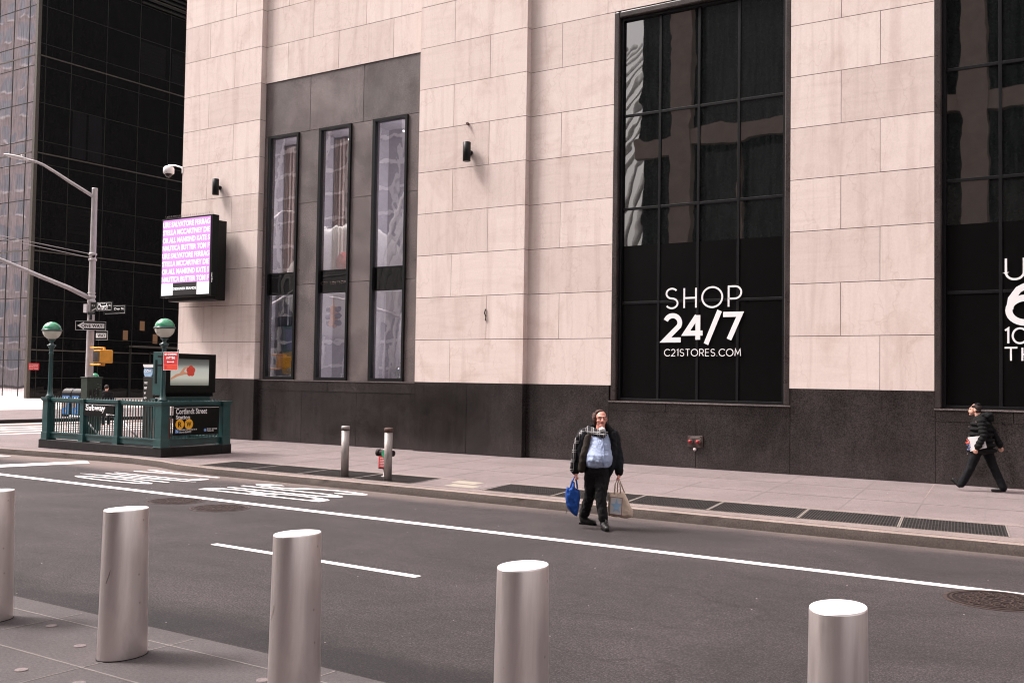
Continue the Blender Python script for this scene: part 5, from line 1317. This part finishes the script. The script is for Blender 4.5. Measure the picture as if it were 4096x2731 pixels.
# --- man in a black puffer jacket walking left along the wall
p2 = person_base('person', 'man in black puffer jacket striding left along the dark wall, head bowed', (-3.315, 22.26, .15), 0)
b = MB()
b.ball((-.02,0,.95), (.13,.17,.14)).ball((-.04,0,1.15), (.12,.17,.17)).ball((-.03,0,1.36), (.12,.20,.12)).cap((-.06,0,1.44), (-.10,0,1.56), .062, .060)
qx, qz = -.145, 1.625
b.ball((qx+.02,0,qz+.02), (.098,.078,.094), 3).ball((qx-.045,0,qz-.045), (.060,.060,.065), 3).ball((qx-.075,0,qz-.10), (.03,.032,.024)).cap((qx-.095,0,qz-.005), (qx-.108,0,qz-.046), .009, .012, 8)
b.ball((qx+.02,-.078,qz-.02), (.022,.010,.030)).ball((qx+.02,.078,qz-.02), (.022,.010,.030)).ball((qx-.085,0,qz+.02), (.02,.05,.014))
arms2 = (((.0,-.21,1.40),(.06,-.29,1.12),(-.05,-.325,.875)), ((.02,.21,1.40),(.17,.27,1.14),(.29,.25,.90)))
for s_, e2, w_ in arms2:
    b.cap(s_, e2, .05, .042).cap(e2, w_, .042, .030); d_ = (Vector(w_)-Vector(e2)).normalized(); w_ = Vector(w_)
    hd = w_ + d_*.05; b.ball(hd, (.034,.026,.040)); sd_ = -1 if w_.x < .1 else 1
    for k_ in range(4):
        o_ = hd + Vector((-.027+.018*k_, 0, -.025 + .004*abs(k_-1.5))); L_ = (.028,.033,.032,.026)[k_]
        q1 = o_ + Vector((-.006,.0,-L_)); q2 = q1 + Vector((-.004,.020,-.008)); b.cap(o_, q1, .0096, .009, 8).cap(q1, q2, .009, .0082, 8)
    b.cap(hd+Vector((-.03,-.008,.01)), hd+Vector((-.055,.0,-.022)), .011, .009, 8).cap(hd+Vector((-.055,.0,-.022)), hd+Vector((-.05,.012,-.045)), .009, .008, 8)
legs2 = (((-.06,-.08,.88),(-.215,-.09,.45),(-.375,-.10,.135)), ((.04,.09,.88),(.215,.08,.42),(.36,.06,.10)))
for h_, k_, a_ in legs2: b.cap(h_, k_, .09, .06).cap(k_, a_, .06, .042)
b.cap((-.39,-.10,.11),(-.47,-.10,.15),.030,.024).cap((.37,.06,.07),(.22,.06,.045),.032,.022)
blob('body', b, 'skin2', p2, .0062, 2)
h = MB().ball((qx+.042,0,qz+.035), (.088,.083,.082), 3).ball((qx+.06,0,qz-.03), (.06,.078,.05), 2).ball((qx-.01,-.05,qz+.06), (.05,.035,.035), 2)
blob('hair', h, 'hair2', p2, .009, 1, (.008, .02))
MB().lathe([(.064,0),(.058,.014),(.038,.024),(.01,.028)], (qx+.055,0,qz+.100), 20).build('skullcap', 'darkcloth', p2)
MB().ball((qx-.078,-.05,qz-.0), (.006,.012,.006), 2).build('eye', 'lens', p2); MB().ball((qx-.092,-.02,qz-.075), (.010,.022,.005), 2).build('mouth', 'lip', p2)
MB().cap((qx-.088,-.055,qz+.022), (qx-.10,-.02,qz+.018), .004, .004, 6).build('eyebrow', 'hair2', p2)
jk = MB()
jk.cap((-.02,0,1.38), (-.02,0,1.3), .165, .18)
for i in range(6):
    z_ = 1.34-.105*i; w_ = .175+.016*i
    jk.ball((-.03+.012*(i > 3), 0, z_), (w_+.035, .215+.006*i, .068), 3)
jk.ball((-.02,0,.80), (.27,.23,.05), 3)
for s_, e2, w_ in arms2:
    S_, E_, W_ = Vector(s_), Vector(e2), Vector(w_)
    for i in range(4): q = S_.lerp(E_, i/4); jk.ball(q, (.088,.085,.062), 3)
    for i in range(4): q = E_.lerp(W_, i/3.6); jk.ball(q, (.076,.074,.055), 3)
    jk.cap(E_, W_, .058, .05)
jk.ball((-.055,0,1.46), (.10,.115,.06), 2)
blob('puffer_jacket', jk, 'puffer', p2, .010, 2, (.012, .04))
hd_ = MB().ball((.10,0,1.505), (.105,.13,.085), 3).ball((.045,0,1.52), (.10,.12,.05), 3).ball((.14,0,1.45), (.075,.11,.07), 3); blob('hood', hd_, 'puffer', p2, .011, 2, (.02, .06))
tr = MB().ball((-.0,0,.86), (.15,.17,.13), 3)
for (h_, k_, a_), r3 in zip(legs2, (.078, .078)): tr.cap(h_, k_, .112, .082).cap(k_, a_, .082, r3)
blob('trousers', tr, 'darkcloth', p2, .011, 3, (.02, .08))
for pts in (((-.385,-.10,.105),(-.44,-.10,.12),(-.53,-.10,.215)), ((.385,.06,.075),(.28,.06,.045),(.17,.06,.035))):
    o = blob('shoe', MB().cap(pts[0], pts[1], .048, .046).cap(pts[1], pts[2], .045, .030), 'boot', p2, .008, 2)
    P0_, P1_, P2_ = [Vector(q) for q in pts]; d_ = (P2_-P1_).normalized(); n_ = d_.cross(Y)*(-1 if d_.cross(Y).z > 0 else 1)
    a_, c_ = P0_+n_*.040-d_*.02, P2_+n_*.026+d_*.02
    MB().prism([a_+Y*.036, a_-Y*.036, c_-Y*.032, c_+Y*.032], n_*.016).build('sole', 'signblack', o)
for z_ in (1.28, 1.10, .92, .74): MB().ball((-.235-(.03 if z_ < 1.1 else 0), -.10, z_), (.012,.012,.010), 2).build('snap', 'galv', p2)
env = thing('envelope', 'white courier envelope with red and blue letters under the walking man\'s arm', 'envelope', (-3.315, 22.26, .15), 0)
q4 = [(-.235,1.075),(.06,1.12),(.115,.885),(-.185,.80)]
MB().prism([(x, -.268, z) for x, z in q4], (0,.018,0)).build('sleeve', 'white', env, .003)
ud_ = Vector((-.98, 0, -.17)); xd_ = Vector((.17, 0, -.98)) if False else Vector((-.17, 0, .98))
text(env, 'Fed', (-.165, -.2685, .83), Vector((-.19,0,.98)), Vector((-.98,0,-.19)), .12, .075, 'violet', .02, th=.002)
text(env, 'Ex', (-.19, -.2685, .96), Vector((-.19,0,.98)), Vector((-.98,0,-.19)), .09, .075, 'red2', .02, th=.002)

# --- distant person in dark clothes behind the cabinet
p3 = person_base('person', 'distant person in dark clothes seen beside the green cabinet', (-38.37, 27.09, 0), R(225))
b = MB().ball((0,0,.98), (.16,.12,.14)).ball((0,0,1.25), (.18,.12,.24)).cap((0,0,1.42), (0,0,1.54), .06, .06).ball((0,-.01,1.63), (.08,.10,.11), 3).cap((0,-.09,1.63), (0,-.115,1.6), .012, .016, 8)
for sx in (-1, 1):
    b.cap((sx*.2,0,1.4), (sx*.25,.02,1.12), .05, .042).cap((sx*.25,.02,1.12), (sx*.24,-.1,.88), .042, .03).ball((sx*.24,-.12,.83), (.025,.035,.045))
    for k_ in range(4): b.cap((sx*.24,-.145+.017*k_,.80), (sx*.235,-.15+.017*k_,.755), .010, .009, 8)
    b.cap((sx*.24,-.15,.84), (sx*.22,-.17,.80), .011, .009, 8)
    b.cap((sx*.09,0,.9), (sx*.09,-.03+sx*.05,.48), .09, .06).cap((sx*.09,-.03+sx*.05,.48), (sx*.09,sx*.12,.09), .06, .045).cap((sx*.09,sx*.12,.06), (sx*.09,sx*.12-.15,.04), .04, .035)
blob('body', b, 'skin2', p3, .009, 2)
c = MB().ball((0,0,1.25), (.22,.16,.26), 3).ball((0,0,.98), (.21,.16,.2), 3).ball((0,.01,1.42), (.22,.12,.08))
for sx in (-1, 1): c.cap((sx*.2,0,1.4), (sx*.26,.02,1.12), .08, .07).cap((sx*.26,.02,1.12), (sx*.245,-.09,.89), .07, .055)
blob('coat', c, 'darkcloth', p3, .015, 3)
c = MB()
for sx in (-1, 1): c.cap((sx*.09,0,.88), (sx*.09,-.03+sx*.05,.48), .11, .085).cap((sx*.09,-.03+sx*.05,.48), (sx*.09,sx*.12,.12), .085, .075)
blob('trousers', c, 'darkcloth', p3, .015, 3)
blob('hair', MB().ball((0,.02,1.66), (.09,.10,.10), 3), 'hair2', p3, .012, 1)
